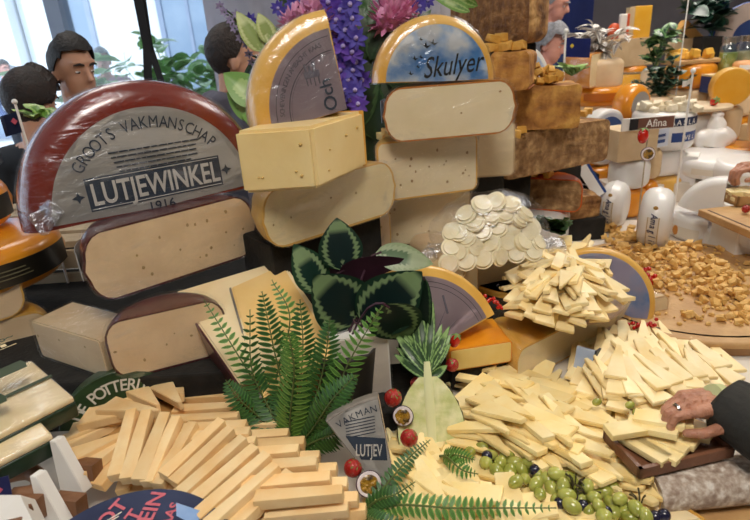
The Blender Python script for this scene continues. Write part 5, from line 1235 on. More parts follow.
# C round heap
PC=[(505,290),(514,265),(540,246),(565,238),(594,246),(614,268),(623,292),(615,308),(588,320),(555,327),(528,320),(512,308)]
def dC(x,y,r):
    a=math.degrees(math.atan2(-(y-255),(x-566)))
    if y>300: return (a+180)+r.uniform(-22,22)
    return a+180*(r.random()<.6)+r.uniform(-35,35)
sC=heap(PC,ZT+.022,.105,62,TCm,S_YEL2,'pointed_cheese_slice','pointed pale slice in the round heap at the centre right','slices of the round central heap',43,dC,11.5,(-8,22),corelab='packed mass of pale slices inside the round central heap',maxn=140,rollr=25,edge=5)
# E peach slices bottom centre
PE=[(392,470),(402,440),(425,442),(450,462),(480,470),(505,488),(545,500),(590,514),(620,535),(560,545),(480,545),(410,535),(385,500)]
def dE(x,y,r): return -25+r.uniform(-40,30) if r.random()<.7 else 120+r.uniform(-40,40)
sE=heap(PE,TZ+.001,.055,38,TB,S_PEACH,'peach_cheese_slice','peach-coloured slice in the low heap at the bottom centre behind the lying fern','peach slices at the bottom centre',44,dE,12.5,(2,15),corelab='packed mass of peach slices at the bottom centre',maxn=95)
# A sticks
ZA_=TZ+.001
STK=[stick_mesh('cheese_stick',.125,.027,.019,i,.75) for i in range(4)]
WED=[tri_mesh('cheese_stick',.12,.052,.018,i,.15,cv) for i,cv in enumerate((.01,-.01))]
PA_=[(78,470),(78,430),(92,400),(120,385),(175,378),(215,395),(245,400),(262,425),(300,440),(335,470),(352,490),(372,530),(300,545),(200,545),(170,490),(120,478)]
bm=bmesh.new()
def hA(x,y): return .092*min(1,edgedist(x,y,PA_)/42)**.6 if inpoly(x,y,PA_) else 0
cells_=[]
def dA(x,y,r): return 0
def rowA(items,meshes,label='golden cheese stick in the big front heap before the green lettered disc'):
    rr=random.Random(len(items)*7+int(items[0][0]))
    for it in items:
        x,y,ang=it[:3]; lf=it[3] if len(it)>3 else 0; tl=it[4] if len(it)>4 else rr.uniform(-4,6)
        p=az(x,y,ZA_+hA(x,y)+lf); yaw=pxdir(p,math.radians(ang)); 
        single('cheese_stick',rr.choice(meshes),S_STICK,label,'cheese',Matrix.Translation(p)@Matrix.Rotation(yaw,4,'Z')@Matrix.Rotation(math.radians(-tl),4,'Y')@Matrix.Rotation(math.radians(rr.uniform(-8,8)),4,'X')@Matrix.Diagonal((1,.86,.9,1))@Matrix.Scale(it[5] if len(it)>5 else rr.uniform(.92,1.05),4),'sticks of the big front heap')
def surfheap(poly,zb,hf,m,label,step=7,core='cheese_offcuts',dz=.006):
    xs=[p[0] for p in poly]; ys=[p[1] for p in poly]; bm=bmesh.new(); V={}
    for ix in range(int(min(xs)),int(max(xs))+step,step):
        for iy in range(int(min(ys)),int(max(ys))+step,step):
            if inpoly(ix,iy,poly) and edgedist(ix,iy,poly)>8: V[(ix,iy)]=bm.verts.new(az(ix,iy,zb+max(0,hf(ix,iy)-dz)))
    for (ix,iy),v in list(V.items()):
        q=[V.get(k) for k in ((ix,iy),(ix+step,iy),(ix+step,iy+step),(ix,iy+step))]
        if all(q): bm.faces.new(q)
    bmesh.ops.delete(bm,geom=[v for v in bm.verts if not v.link_faces],context='VERTS')
    ex=bmesh.ops.extrude_edge_only(bm,edges=[e for e in bm.edges if len(e.link_faces)==1])
    for v in ex['geom']:
        if isinstance(v,bmesh.types.BMVert): v.co.z=zb+.0005
    tag(bmo(core,bm,m),label,'cheese',kind='stuff')
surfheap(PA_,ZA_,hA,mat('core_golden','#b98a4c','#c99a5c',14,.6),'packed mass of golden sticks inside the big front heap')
# back fan of wedges at upper left
rowA([(128,396,-35,.012,10),(142,392,-50,.016,12),(158,392,-62,.018,12),(176,394,-75,.02,14),(120,404,-25,.010,8),(150,402,-40,.022,8),(170,400,-60,.026,8),(110,412,-12,.008,6)],WED)
rowA([(106,428,8,.01,10),(100,436,14,.004,8),(108,446,20,.0,6),(112,456,28,.008,8),(104,464,22,-.006,6),(124,462,40,.0,8),(118,420,0,.018,6),(132,416,-18,.026,6)],WED)
rowA([(204,402,1,.004,2),(206,413,2,.010,2),(205,424,2,.012,2),(210,434,2,.012,3),(212,442,3,.008,3),(222,449,0,.004,3)],STK)
rowA([(128,446,68,.03,14),(141,448,66,.028,14),(154,450,60,.026,14),(166,453,57,.024,14),(178,457,52,.022,12),(135,462,70,.008,12),(150,468,60,.006,12),(165,472,55,.006,12)],STK)
rowA([(196,452,38,.024,8),(206,460,38,.022,8),(192,474,40,.010,10),(204,478,38,.014,8),(216,470,36,.022,8),(226,480,36,.022,8),(216,490,36,.014,8),(236,490,36,.022,8),(228,502,38,.014,8),(246,500,36,.022,8),(242,514,38,.014,8),(258,512,38,.022,8),(256,524,38,.014,8),(270,526,38,.02,8),(205,500,38,.004,8),(222,518,38,.004,8),(240,530,38,.006,8)],STK)
rowA([(252,430,1,.014,3),(256,440,1,.016,3),(268,450,2,.014,3),(262,458,2,.022,3),(284,464,1,.012,3),(276,472,2,.022,3),(296,478,1,.012,3),(288,487,2,.022,3),(306,492,1,.012,3),(300,502,2,.022,3),(318,506,1,.010,3),(308,516,2,.022,3),(326,518,1,.010,3),(326,529,1,.014,3),(290,528,4,.02,3)],STK)
# ================================================================= GRAPES
GRP=mat('grape_green','#8c9236','#b9ba62',18,.22,.04,40,.35,coat=.4,rnd=.12); GRD=mat('grape_dark','#16152a','#252440',20,.25,coat=.4)
gme=bpy.data.meshes.new('grape'); bm=bmesh.new(); sph(bm,(0,0,0),.0096,(1.35,1,1),3); bm.to_mesh(gme); bm.free(); smoothme(gme)
rr=random.Random(17); gl_=[(470,452),(482,447),(491,455),(486,463),(500,464),(507,456),(515,463),(497,472),(510,472),(522,470),(530,462),(525,479),(538,473),(536,484),(548,480),(557,474),(552,489),(563,486),(571,480),(567,495),(579,490),(588,486),(583,500),(594,497),(603,492),(599,506),(611,503),(620,499),(614,512),(540,494),(556,500),(572,506),(589,511),(604,516),(625,510),(636,508),(630,518),(646,516),(545,467),(516,482),(600,480),(610,488),(575,472),(505,480)]
for i,(x,y) in enumerate(gl_):
    z=TZ+.022+(.02 if 12<i<40 and i%2 else .006)
    o=single('grape',gme,GRP,'green grape in the row along the front edge of the wide slice heap','grape',Matrix.Translation(az(x,y,z+.018))@rotm(rr.uniform(0,180),rr.uniform(-30,30),rr.uniform(-40,40),rr.uniform(.85,1.15)),'green grapes in front of the wide heap')
dme=bpy.data.meshes.new('dark_grape'); bm=bmesh.new(); sph(bm,(0,0,0),.009,(1,1,1),3); bm.to_mesh(dme); bm.free(); smoothme(dme)
for x,y in ((487,456),(535,470),(560,503),(583,506),(606,512),(664,515),(573,497),(655,517)):
    single('blueberry',dme,GRD,'small dark blue berry among the green grapes','berry',Matrix.Translation(az(x,y,TZ+.05)),'dark berries among the grapes')
for k,(x,y) in enumerate(((575,486),(640,505),(588,494))):
    p=az(x,y,TZ+.055); bm=bmesh.new()
    for j in range(9):
        a=rr.uniform(0,6.28); q=p+Vector((math.cos(a)*.018,math.sin(a)*.018,rr.uniform(0,.014))); tube_bm([p+Vector((0,0,-.01)),(p+q)/2+Vector((0,0,.004)),q],[.0012,.001,.0016],5,bm)
    for v in bm.verts: v.co-=p
    o=bmo('bare_twig',bm,mat('grape_stem','#3a3018','#4a4020',20,.7),mw=Matrix.Translation(p)); tag(o,'bare dark grape stem lying on the green grapes','stem','bare grape stems')
for x,y,z,s_ in ((597,402,.035,.7),(630,405,.02,.7),(637,412,.02,.7),(677,462,0,.85),(685,461,0,.85)):
    p_=(az(x,y,TZ+.075) if z else az(x,y,TZ+.073)); single('grape',gme,GRP,'green grape lying apart near the small wooden tray','grape',Matrix.Translation(p_)@rotm(20,0,0,s_),'loose grapes near the tray')
# ================================================================= TRAY, MOULDY LOG, CLOTH
M=Matrix.Translation(az(666,448,.925))@rotm(11)
ty=thing('wooden_tray','small dark wooden tray of yellow slices under the reaching hand','tray',M)
TYM=mat('wood_tray_reddish','#6d4630','#835841',14,.4,.2,60)
bmo('base',box_bm(.155,.085,.008,.002),TYM,ty)
for (a,b,c,d) in ((-.08,-.045,.08,-.039),(-.08,.039,.08,.045),(-.08,-.045,-.074,.045),(.074,-.045,.08,.045)): bmo('rim',wbox(a,b,.0,c,d,.018),TYM,ty,smooth=False)
SL2=[stick_mesh('cheese_slice',.072,.03,.011,i,.95) for i in range(3)]
b0=M.translation
rr=random.Random(3)
for k,(dx,dy,dz,rz,ry) in enumerate(((-.045,-.008,.012,-70,0),(-.028,-.012,.012,-65,0),(-.010,-.004,.014,-62,4),(.008,.0,.016,-60,5),(-.055,.018,.030,-5,0),(-.022,.008,.032,-48,8),(-.008,.012,.040,-45,8),(.008,.014,.036,-42,6),(.03,.004,.018,-40,0),(.045,.01,.02,-60,4))):
    single('cheese_slice',SL2[k%3],S_YEL,'thick yellow slice in the small dark wooden tray under the hand','cheese',Matrix.Translation(b0+Matrix.Rotation(math.radians(11),3,'Z')@Vector((dx,dy,dz)))@rotm(11+rz,0,-ry),'slices in the small dark tray')
# log
MOLD=mat('rind_mould_powder','#9a8474','#e6ddd2',90,.85,.6,80,c3='#bfae9e',detail=9,lo=.35,hi=.68)
a=az(648,503,TZ+.012); b=az(810,486,TZ+.012); X=(b-a); Lg=X.length; X.normalize(); Z=Vector((0,0,1)); Y=Z.cross(X)
lg=thing('half_cheese','cheese with a powdery grey-white mould rind lying in front of the dark wooden tray','cheese',frame(X,Y,Z,(a+b)/2))
bm=rblock_bm(.075,.056,Lg,.027,8); bm.transform(Matrix.Rotation(-PI/2,4,'Z')@Matrix.Translation((0,-Lg/2,0))); bmesh.ops.subdivide_edges(bm,edges=[e for e in bm.edges if e.calc_length()>.1],cuts=14,use_grid_fill=True)
bmo('rind',bm,MOLD,lg); bm=rblock_bm(.052,.044,.01,.022,8); bm.transform(Matrix.Translation((-Lg/2-.001,0,.004))@Matrix.Rotation(-PI/2,4,'Z')@Matrix.Translation((0,0,0))); bmo('paste',bm,P_CREAM,lg)
lg.matrix_basis=frame(X,Y,Z,(a+b)/2)
pl_b=thing('wooden_board','pale wooden board beneath the mould-ripened cheese at the bottom right','board',Matrix.Translation(az(742,512,TZ+.001))@rotm(3)); bmo('board',box_bm(.34,.13,.010,.003),WOOD,pl_b); bmo('front_edge',box_bm(.30,.006,.012,.001,M=Matrix.Translation((0,-.068,0))),WOODP,pl_b)
rockb=wedge_px('cream wedge with a pale rind between the grapes and the mould-ripened cheese',[(640,470),(672,452),(690,470),(660,498)],TZ+.05,.045,P_CREAM,R_YEL,[2])
wedge_px('long tan-edged wedge behind the last grapes at the bottom right',[(625,478),(650,486),(705,520),(660,524)],TZ+.03,.028,P_CREAM,R_YEL,[1])
# blue strip label near D
ps=thing('price_card','narrow blue and white card at the left edge of the heap behind the hand','card',pose(579,388,1.02,yaw=-40,lean=15,z=TZ+.002)); bmo('card',wbox(-.018,0,0,.018,.006,.085),mat('card_pale_blue','#a3b4d0','#c2cde0',20,.4),ps,smooth=False); bmo('dark_side',wbox(.018,0,0,.022,.03,.085),INK,ps,smooth=False)
ph=cheese('half_cheese','film-wrapped pale wheel end glinting right of the central heap, behind the redcurrants','cheese',lay((612,330),(658,322),TZ+.001)[0],.085,.07,0,180,P_TAN,P_PALE,r=.02,film=True)
# ================================================================= FRUIT
RED=mat('tomato_red','#c01c12','#d42a1c',8,.2,coat=.5); GCAL=mat('calyx_green','#5d7a30','#739043',8,.6)
def tomato(label,px,py,Y,r=.011,rx=20,ry=0,z=None):
    p=ay(px,py,Y) if z is None else az(px,py,z); o=thing('cherry_tomato',label,'tomato',Matrix.Translation(p)@rotm(0,rx,ry)); bm=bmesh.new(); sph(bm,(0,0,0),r,(.85,.85,1.25),3); bmo('flesh',bm,RED,o)
    bm=bmesh.new()
    for k in range(5): leaf_bm(r*1.1,r*.45,.8,4,2,.1,bm,Matrix.Translation((0,0,r*1.22))@rotm(k*72,10))
    bmo('calyx',bm,GCAL,o); return o
BER=mat('strawberry_red','#a41a18','#bb2a22',60,.35,.5,220,coat=.4)
def berry(label,px,py,z,r=.016,cat='strawberry',name='strawberry',M2=None):
    p=az(px,py,z); o=thing(name,label,cat,Matrix.Translation(p)@rotm(20,25,10)); bm=bmesh.new(); sph(bm,(0,0,0),r,(1,1,1.1),4)
    for v in bm.verts:
        if v.co.z<0: v.co.x*=1+v.co.z*14*.6*.5; v.co.y*=1+v.co.z*14*.6*.5
        n=v.co.normalized(); v.co+=n*(.0006*math.sin(v.co.x*900)*math.sin(v.co.z*900))
    bmo('flesh',bm,BER,o); bm=bmesh.new()
    for k in range(6): leaf_bm(r*.8,r*.35,.6,4,2,.1,bm,Matrix.Translation((0,0,r*1.02))@rotm(k*60,5))
    bmo('calyx',bm,GCAL,o); return o
tomato('cherry tomato standing on the pale wedge behind the compass-label wedge',452,279,1.08,.0115)
tomato('cherry tomato beside the pineapple leaves in front of the compass label',455,341,.93,.0115,10,15)
berry('red berry right of the pineapple crown, just below the cherry tomato',452,365,.955,.0125)
berry('red berry at the left of the pineapple neck',416,383,.945,.0105)
berry('red berry above the upper passion fruit half',393,398,.955,.0155)
berry('red berry below the upper passion fruit half',409,438,.925,.0145)
berry('red berry above the lower passion fruit half beside the fern',353,468,.93,.014)
berry('raspberry lying on the wooden board at the right edge',746,209,1.002,.011,'raspberry','raspberry')
tm_=tomato('tomato on the skewer above the back passion fruit half, in front of the tan block',643,136,1.80,.02,0,0)
skz=ay(645,160,1.815); sk_=bmo('wooden_skewer',tube_bm([Vector((0,0,TZ+.002-skz.z)),Vector((0,0,.10))],.0022,6),WOODP,mw=Matrix.Translation(skz)); tag(sk_,'upright wooden skewer holding the tomato and passion fruit at the back right','skewer')
berry('dark red berry just below the right-hand passion fruit half',652,170,.99,.016)
tomato('round red tomato right of the white wheel with the blue band',680,136,2.1,.018,60,0).location=bt.location+Vector((.0,.03,.1265))
tomato('red tomato on the long oval board by the thin flag pole',706,104,2.25,.018,60,0).location=gb.location+Vector((.03,-.06,.031))
PASR=mat('passion_skin','#35182a','#4a2338',12,.35,coat=.3); PASP=mat('passion_pith','#e9dde0','#f2eaec',10,.5); PASS=mat('passion_pulp','#b58a2a','#4d3a1c',90,.15,.6,120,coat=.8,c3='#9a7424',lo=.4,hi=.62)
def passion(label,px,py,Y,R,yaw,lean,z=None):
    M=(pose(px,py,Y,yaw,lean))@STAND
    o=thing('passion_fruit',label,'passion fruit',M); bm=sector_bm([(0,-R*.95),(R*.55,-R*.8),(R*.88,-R*.45),(R,0),(R*.93,.0006),(0,.0006)],0,360,36); bmo('skin',bm,PASR,o)
    bmo('pith',sector_bm([(0,.0004),(R*.93,.0004),(R*.90,.0016),(0,.0016)],0,360,36),PASP,o)
    bm=sector_bm([(0,.0012),(R*.72,.0012),(R*.6,.003),(0,.0042)],0,360,30)
    rr=random.Random(int(px))
    for k in range(34):
        a=rr.uniform(0,6.28); q=R*.62*math.sqrt(rr.random()); sph(bm,(q*math.cos(a),q*math.sin(a),.0035),.0032,(1,1,.7),1)
    bmo('pulp',bm,PASS,o); return o
passion('upper passion fruit half with dark rim, left of the halved pineapple',403,416,.80,.0185,-8,20)
passion('lower passion fruit half at the foot of the grey lettered wedge',369,484,.665,.0205,15,30)
passion('passion fruit half in front of the tan block at the back right',648,154,1.80,.023,-8,5)
# redcurrants
RC=mat('redcurrant','#b01210','#cc221c',10,.12,coat=.7); RCM=bpy.data.meshes.new('redcurrant'); bm=bmesh.new(); sph(bm,(0,0,0),.0045,(1,1,1),2); bm.to_mesh(RCM); bm.free(); smoothme(RCM)
def currants(label,px0,py0,px1,py1,Y,n,seed,spread=.006,grp=None,s=1):
    rr=random.Random(seed)
    for k in range(n):
        t=k/(n-1); p=ay(px0+(px1-px0)*t,py0+(py1-py0)*t,Y)+Vector((rr.uniform(-1,1),rr.uniform(-1,1),rr.uniform(-1,1)))*spread
        single('redcurrant',RCM,RC,label,'berry',Matrix.Translation(p)@Matrix.Scale(s,4),grp)
currants('redcurrant in the short row on the cream wedge left of the central heap',468,291,500,306,1.06,24,3,.006,'redcurrants left of the central heap')
currants('redcurrant in the row on top of the heap behind the hand',624,327,656,323,sD(640,332).y-.015,26,4,.007,'redcurrants on the heap behind the hand')
currants('redcurrant in the cluster on the left of the round wooden board',645,273,655,281,az(650,279,ZBt+.02).y,20,5,.012,'redcurrants on the round board',1.35)
# pineapple half
PFL=mat('pineapple_flesh','#c9cf88','#ece9bb',45,.35,.2,50,.35,coat=.3); PSK=mat('pineapple_skin','#4d5a22','#8f7a34',26,.6,.8,60); PLF=leaf_mat('pineapple_leaf','#2e4a26','#3f6232','#86a463')
pb=az(432,462,TZ+.03); ptp=az(430,345,.99)
pm=Matrix.Translation(ay(431,424,.80))@rotm(-2)@Matrix.Rotation(math.radians(-34),4,'X')@Matrix.Scale(1.08,4)
pn=thing('pineapple','halved pineapple with its crown, cut side facing forward, beside the slice heap','pineapple',pm)
# outline in local x,z ; body extends +y
def pine_prof(u): # u 0 bottom..1 neck
    return .056*math.sin(PI*(.16+.80*u))**.62
bm=bmesh.new(); rows=[]
for i in range(19):
    u=i/18; w=pine_prof(u)*(1 if u<.97 else .8); z=-.075+.15*u; rows.append([bm.verts.new((w*math.cos(PI*k/12),w*.85*math.sin(PI*k/12)+.002,z)) for k in range(13)])
for i in range(18):
    for k in range(12): bm.faces.new([rows[i][k],rows[i][k+1],rows[i+1][k+1],rows[i+1][k]])
for v in bm.verts: v.co+=Vector((v.co.x,v.co.y,0)).normalized()*(.0022*math.sin(v.co.z*420)*math.sin(math.atan2(v.co.y,v.co.x)*14))
bmesh.ops.solidify(bm,geom=bm.faces[:],thickness=.003); bmo('skin',bm,PSK,pn)
bm=bmesh.new(); f=bm.faces.new([bm.verts.new((pine_prof(i/18)*.97*s,0,-.075+.15*i/18)) for s,rg in ((1,range(19)),(-1,range(18,-1,-1))) for i in rg]); e=bmesh.ops.extrude_face_region(bm,geom=[f]); bmesh.ops.translate(bm,verts=[v for v in e['geom'] if isinstance(v,bmesh.types.BMVert)],vec=(0,.008,0)); bmo('flesh',bm,PFL,pn,smooth=False)
bm=tube_bm([Vector((0,.0,-.07)),Vector((0,.0,0)),Vector((0,.0,.070)),Vector((0,.0,.10))],[.006,.008,.007,.005],12); 
for v in bm.verts: v.co.y*=.28
bmo('core',bm,mat('pineapple_core','#dcdca4','#e6e6b6',10,.4),pn)
rr=random.Random(2)
for k in range(22):
    a=-75+150*k/21+rr.uniform(-6,6); Lf=rr.uniform(.09,.15)*(1-abs(a)/160); t=rr.uniform(0,.01)
    bm=bmesh.new(); leaf_bm(Lf,.017,.35,7,2,.35,bm,Matrix.Translation((0,.004+t+ (k%3)*.006,.07+rr.uniform(0,.02)))@Matrix.Rotation(math.radians(a*.72),4,'Y')@Matrix.Rotation(math.radians(90-rr.uniform(0,20)),4,'X')); bmo('crown_leaf',bm,PLF,pn)
# ================================================================= FERNS
FN=leaf_mat('fern_green','#44702c','#5a8836','#7aa348',veins=3,rough=.5); FN2=leaf_mat('fern_deep_green','#25491f','#335e29','#4a7a36',veins=3,rough=.5)
RACH=mat('fern_rachis','#4b5a2a','#5d6d35',20,.6)
def frond(parent,P,wmax,m,n=26,facing=None,name='frond',tw=0,pl=.27):
    C_=bez(P,n); o=bmo(name,tube_bm(C_,[.0022*(1-.6*i/n) for i in range(n+1)],5),RACH,parent); bm=bmesh.new()
    vd=(CAM-C_[n//2]) if facing is None else facing
    inv=parent.matrix_basis.inverted() if False else None
    for i in range(2,n+1):
        u=i/n; t=(C_[min(i+1,n)]-C_[i-1]).normalized(); vw=facing.normalized(); sd=t.cross(vw).normalized(); nn=sd.cross(t).normalized()
        L_=wmax*(math.sin(PI*min(1,.18+u*.80))**.7)*(1 if u<.97 else .5)
        for s in (-1,1):
            Yd=(sd*s+t*.42-nn*.10*0).normalized(); Xd=Yd.cross(nn).normalized(); Zd=Xd.cross(Yd)
            leaf_bm(L_,L_*pl if L_>.02 else L_*.4,.35,5,2,.12,bm,frame(Xd,Yd,Zd,C_[i]))
    bmo('leaflets',bm,m,o); return o
def fern(label,base,fr,name='fern'):
    o=thing(name,label,'fern',Matrix.Translation(base)); 
    for pts,w_,m,n in fr: frond(o,[p-base for p in pts],w_,m,n,facing=(CAM-pts[len(pts)//2])+Vector((random.uniform(-.25,.25),0,.1)))
    return o
fb_=Vector(az(292,452,.885))
def fp(*l): return [fb_]+[ay(x,y,Y) for x,y,Y in l]
random.seed(5)
fern('large green fern with upright fronds standing behind the golden cheese sticks',fb_,[
 (fp((285,400,.83),(272,340,.84),(262,292,.86)),.034,FN2,30),
 (fp((298,400,.82),(303,350,.82),(300,300,.84)),.034,FN2,30),
 (fp((312,410,.80),(325,360,.80),(330,318,.82)),.036,FN2,28),
 (fp((322,420,.78),(350,360,.78),(382,306,.80)),.034,FN,28),
 (fp((265,400,.84),(235,350,.86),(204,300,.90)),.026,FN,26),
 (fp((275,390,.86),(290,320,.87),(272,280,.90)),.026,FN,24),
 (fp((290,420,.78),(294,370,.76),(288,330,.76)),.036,FN,26),
 (fp((312,430,.77),(332,400,.75),(356,375,.76)),.034,FN2,24),
 (fp((270,410,.83),(252,370,.85),(250,310,.87)),.03,FN2,26),
 (fp((318,440,.76),(338,430,.74),(352,400,.74)),.032,FN2,22),
 (fp((262,420,.82),(240,400,.82),(226,380,.83)),.03,FN2,20)])
b2=az(362,512,.90)
def fq(b,*l): return [b]+[az(x,y,TZ+(.075 if Y<.7 else .065)+.012*(k%2)) for k,(x,y,Y) in enumerate(l)]
fern('low fern spray at the bottom centre lying over the peach slices',b2,[
 (fq(b2,(400,505,.66),(450,508,.66),(500,508,.67),(556,508,.68)),.020,FN,30),
 (fq(b2,(392,478,.69),(412,455,.71),(430,440,.73)),.018,FN2,20),
 (fq(b2,(378,500,.67),(396,494,.67),(415,482,.69)),.018,FN2,16),
 (fq(b2,(366,516,.66),(384,522,.64),(420,526,.63)),.018,FN2,18)])
b3=az(440,456,.90)
fern('small light green fern tip in front of the pineapple half',b3,[(fq(b3,(455,455,.66),(475,460,.66)),.016,FN,14),(fq(b3,(448,458,.66),(462,470,.66),(478,474,.66)),.016,FN,12)])
b4=az(160,300,1.235) if False else None
# ================================================================= ROUND-LEAVED PLANT (calathea)
CAL=leaf_mat('calathea_leaf','#1c3230','#21402f','#93ad7c',(.66,.78),2,.3,.10); CALP=mat('calathea_underside','#3a1a2a','#4a2536',10,.5); CALL=leaf_mat('calathea_pale_leaf','#7f9c78','#b7c9a0','#c9d6b4',(.5,.75),2,.35,.14)
cb0=Vector(az(345,350,.99))
ca_=thing('calathea','dark round-leaved plant with pale feathered leaf margins at the centre of the display','potted plant',Matrix.Translation(cb0))
def bigleaf(cx,cy,Y,tipx,tipy,L,W,m,tiltc=30,rollc=0,bend=.25):
    "leaf whose middle is at the pixel and which points to the tip pixel"
    c=ay(cx,cy,Y); t=ay(tipx,tipy,Y+.0); d=(t-c).normalized(); vw=(CAM-c).normalized(); 
    sd=d.cross(vw).normalized(); R=Matrix.Rotation(math.radians(rollc),3,d); sd=R@sd; n=sd.cross(d).normalized(); R2=Matrix.Rotation(math.radians(tiltc),3,sd); d=R2@d; n=R2@n
    base=c-d*L*.5; bm=bmesh.new(); leaf_bm(L,W,bend,14,10,.10,bm,frame(sd,d,n,base-cb0)); 
    uvl=bm.loops.layers.uv.verify()
    bmesh.ops.solidify(bm,geom=bm.faces[:],thickness=.0006)
    lf=bmo('leaf',bm,m,ca_); s=bez([Vector((0,0,0)),(base-cb0)*.55+Vector((0,0,.03)),base-cb0,c-cb0-n*.0],8); bmo('leaf_stalk',tube_bm(s[:7],.0022,6),CALP,lf); return lf
bigleaf(340,244,1.0,338,228,.105,.085,CAL,-10)
bigleaf(309,268,.98,300,250,.11,.075,leaf_mat('calathea_mid_leaf','#25443a','#31543c','#9db688',(.55,.74),2,.3,.12),0,20)
bigleaf(338,300,.93,322,284,.135,.115,CAL,15,0)
bigleaf(392,300,.92,408,286,.155,.115,CAL,5,10)
bigleaf(372,268,.97,400,262,.13,.05,CALP,10,30)
bigleaf(405,258,.98,425,262,.115,.055,CALL,15,-10)
bigleaf(398,326,.90,410,350,.12,.10,CAL,-15,10)
bigleaf(335,268,1.02,350,262,.14,.06,CALP,0,-20)
bigleaf(422,310,.93,424,345,.13,.045,leaf_mat('calathea_deep_leaf','#1a3328','#24452f','#5f8152',(.7,.8),1,.3,.08),10,40)
pot=sector_bm([(0,0),(.05,0),(.062,.10),(.058,.10),(.048,.09),(0,.09)],0,360,30); bmo('pot',pot,mat('pot_dark','#2a2724','#35312d',8,.5),ca_,mw=Matrix.Translation((0,0,-.09)))
riser('black box under the round-leaved plant pot',cb0.x-.07,cb0.y-.06,cb0.x+.07,cb0.y+.06,cb0.z-.0905)
# ================================================================= FLOWERS BEHIND
DKL=leaf_mat('bouquet_dark_leaf','#23391f','#2c4726','#3a5a31',(.8,.9),1,.4); LILL=leaf_mat('lily_bud','#8fa35a','#a5b76c','#c3cd92',(.6,.8),1,.45)
BPp=Vector(az(372,170,1.215)) if False else Vector((.0,1.62,1.20))
fl_=thing('flower_bouquet','large bouquet of purple and pink flowers in a dark vase between the two cheese stacks','flowers',Matrix.Translation(BPp))
riser('tall black box under the vase of flowers',-.12,1.53,.12,1.74,1.20)
bmo('vase',sector_bm([(0,0),(.055,0),(.075,.09),(.06,.16),(.055,.16),(.065,.09),(.045,.02),(0,.02)],0,360,30),mat('vase_dark','#1d2320','#28302b',8,.2,coat=.5),fl_)
def flp(px,py,Y): return ay(px,py,Y)-BPp
PUR=mat('petal_purple','#4b2b96','#6a45b8',40,.6); PUR2=mat('petal_violet_blue','#3d2f8e','#5a4fb8',40,.6); PNK=mat('petal_pink','#cf86ac','#e0a4c2',40,.6); PNK2=mat('petal_deep_pink','#cf78a6','#e09cc0',40,.6); MAUV=mat('petal_mauve','#8d7fa8','#a79cc0',40,.6)
def bloom(p,r,m,n,seed,name='bloom',ctr=None,ball=False):
    rr=random.Random(seed); bm=bmesh.new()
    for k in range(n):
        if ball:
            d=Vector((rr.gauss(0,1),rr.gauss(0,1)-.3,rr.gauss(0,1)+.3)).normalized()
            q=d.to_track_quat('Y','Z').to_matrix().to_4x4(); leaf_bm(r*.5,r*.28,-.6,3,2,.4,bm,Matrix.Translation(p+d*r*.55)@q@rotm(0,rr.uniform(-30,50)))
        else:
            vw=(CAM-(p+BPp)).normalized(); q=vw.to_track_quat('Z','Y').to_matrix().to_4x4(); leaf_bm(r,r*.5,.3,4,2,.2,bm,Matrix.Translation(p)@q@rotm(k*360/n+rr.uniform(-8,8),rr.uniform(5,30)))
    if ball: sph(bm,p,r*.6,(1,1,1),2)
    o=bmo(name,bm,m,fl_)
    if ctr: b=bmesh.new(); sph(b,p+(CAM-(p+BPp)).normalized()*r*.15,r*.2,(1,1,1),2); bmo('flower_centre',b,ctr,o)
    bmo('stem',tube_bm([Vector((0,0,.12)),p*.5+Vector((0,0,.08)),p],[.003,.0028,.0025],5),DKL,o) 
    return o
WHC=mat('flower_centre_pale','#9c8cc8','#b4a6d8',8,.6)
for i,(x,y,Y,r) in enumerate(((316,20,1.44,.06),(298,26,1.44,.05),(331,22,1.46,.05),(344,30,1.47,.04),(388,18,1.5,.055),(402,12,1.52,.045))): bloom(flp(x,y,Y),r,PNK if i<4 else PNK2,110,i,ball=True)
rr=random.Random(8)
for i,(x,y) in enumerate(((336,20),(330,32),(345,30),(333,42),(352,18),(343,46),(337,56),(352,52),(346,62),(340,70),(353,70),(348,80),(355,90),(350,100),(356,38),(340,10),(350,4),(328,2),(356,62),(362,80),(345,90),(358,104))): bloom(flp(x,y,1.42+rr.uniform(-.03,.05)),.030,PUR if i%2 else PUR2,8,i+20,ctr=WHC)
for i,(x,y) in enumerate(((292,4),(286,14),(298,-4),(278,8),(420,6),(428,0),(412,2),(255,30),(250,20))): bloom(flp(x,y,1.6),.022,PUR2,8,i+60,ctr=WHC)
for i,(x,y) in enumerate(((224,12),(230,20),(234,28),(240,38),(246,44),(220,6),(249,54),(252,62),(244,30),(236,14))): bloom(flp(x,y,1.5),.013,MAUV,6,i+80)
def fleaf(x0,y0,x1,y1,Y,W,m,roll=0,bend=.25):
    a=flp(x0,y0,Y); b=flp(x1,y1,Y); d=(b-a); L=d.length; d.normalize(); vw=(CAM-(a+BPp)).normalized(); sd=d.cross(vw).normalized(); R=Matrix.Rotation(math.radians(roll),3,d); sd=R@sd; n=sd.cross(d)
    bm=bmesh.new(); leaf_bm(L,W,bend,10,6,.2,bm,frame(sd,d,n,a)); return bmo('leaf',bm,m,fl_)
rr=random.Random(14)
LV=[(360,130,366,10,.09),(370,120,385,20,.08),(345,120,300,5,.07),(385,110,400,30,.08),(395,120,372,60,.07),(350,150,352,90,.08),(375,140,372,80,.09),(340,150,338,100,.07),(300,60,262,20,.06),(330,60,282,10,.05),(380,90,415,20,.06),(365,60,352,-5,.06),(370,60,395,-5,.06),(400,60,430,5,.05),(310,30,275,-8,.05),(285,60,256,18,.05),(268,60,238,85,.05),(360,100,340,30,.07),(380,70,368,0,.06),(395,90,405,50,.07),(388,130,410,95,.06),(365,160,385,120,.07),(350,110,330,70,.08),(372,100,358,50,.09),(392,70,380,20,.09)]
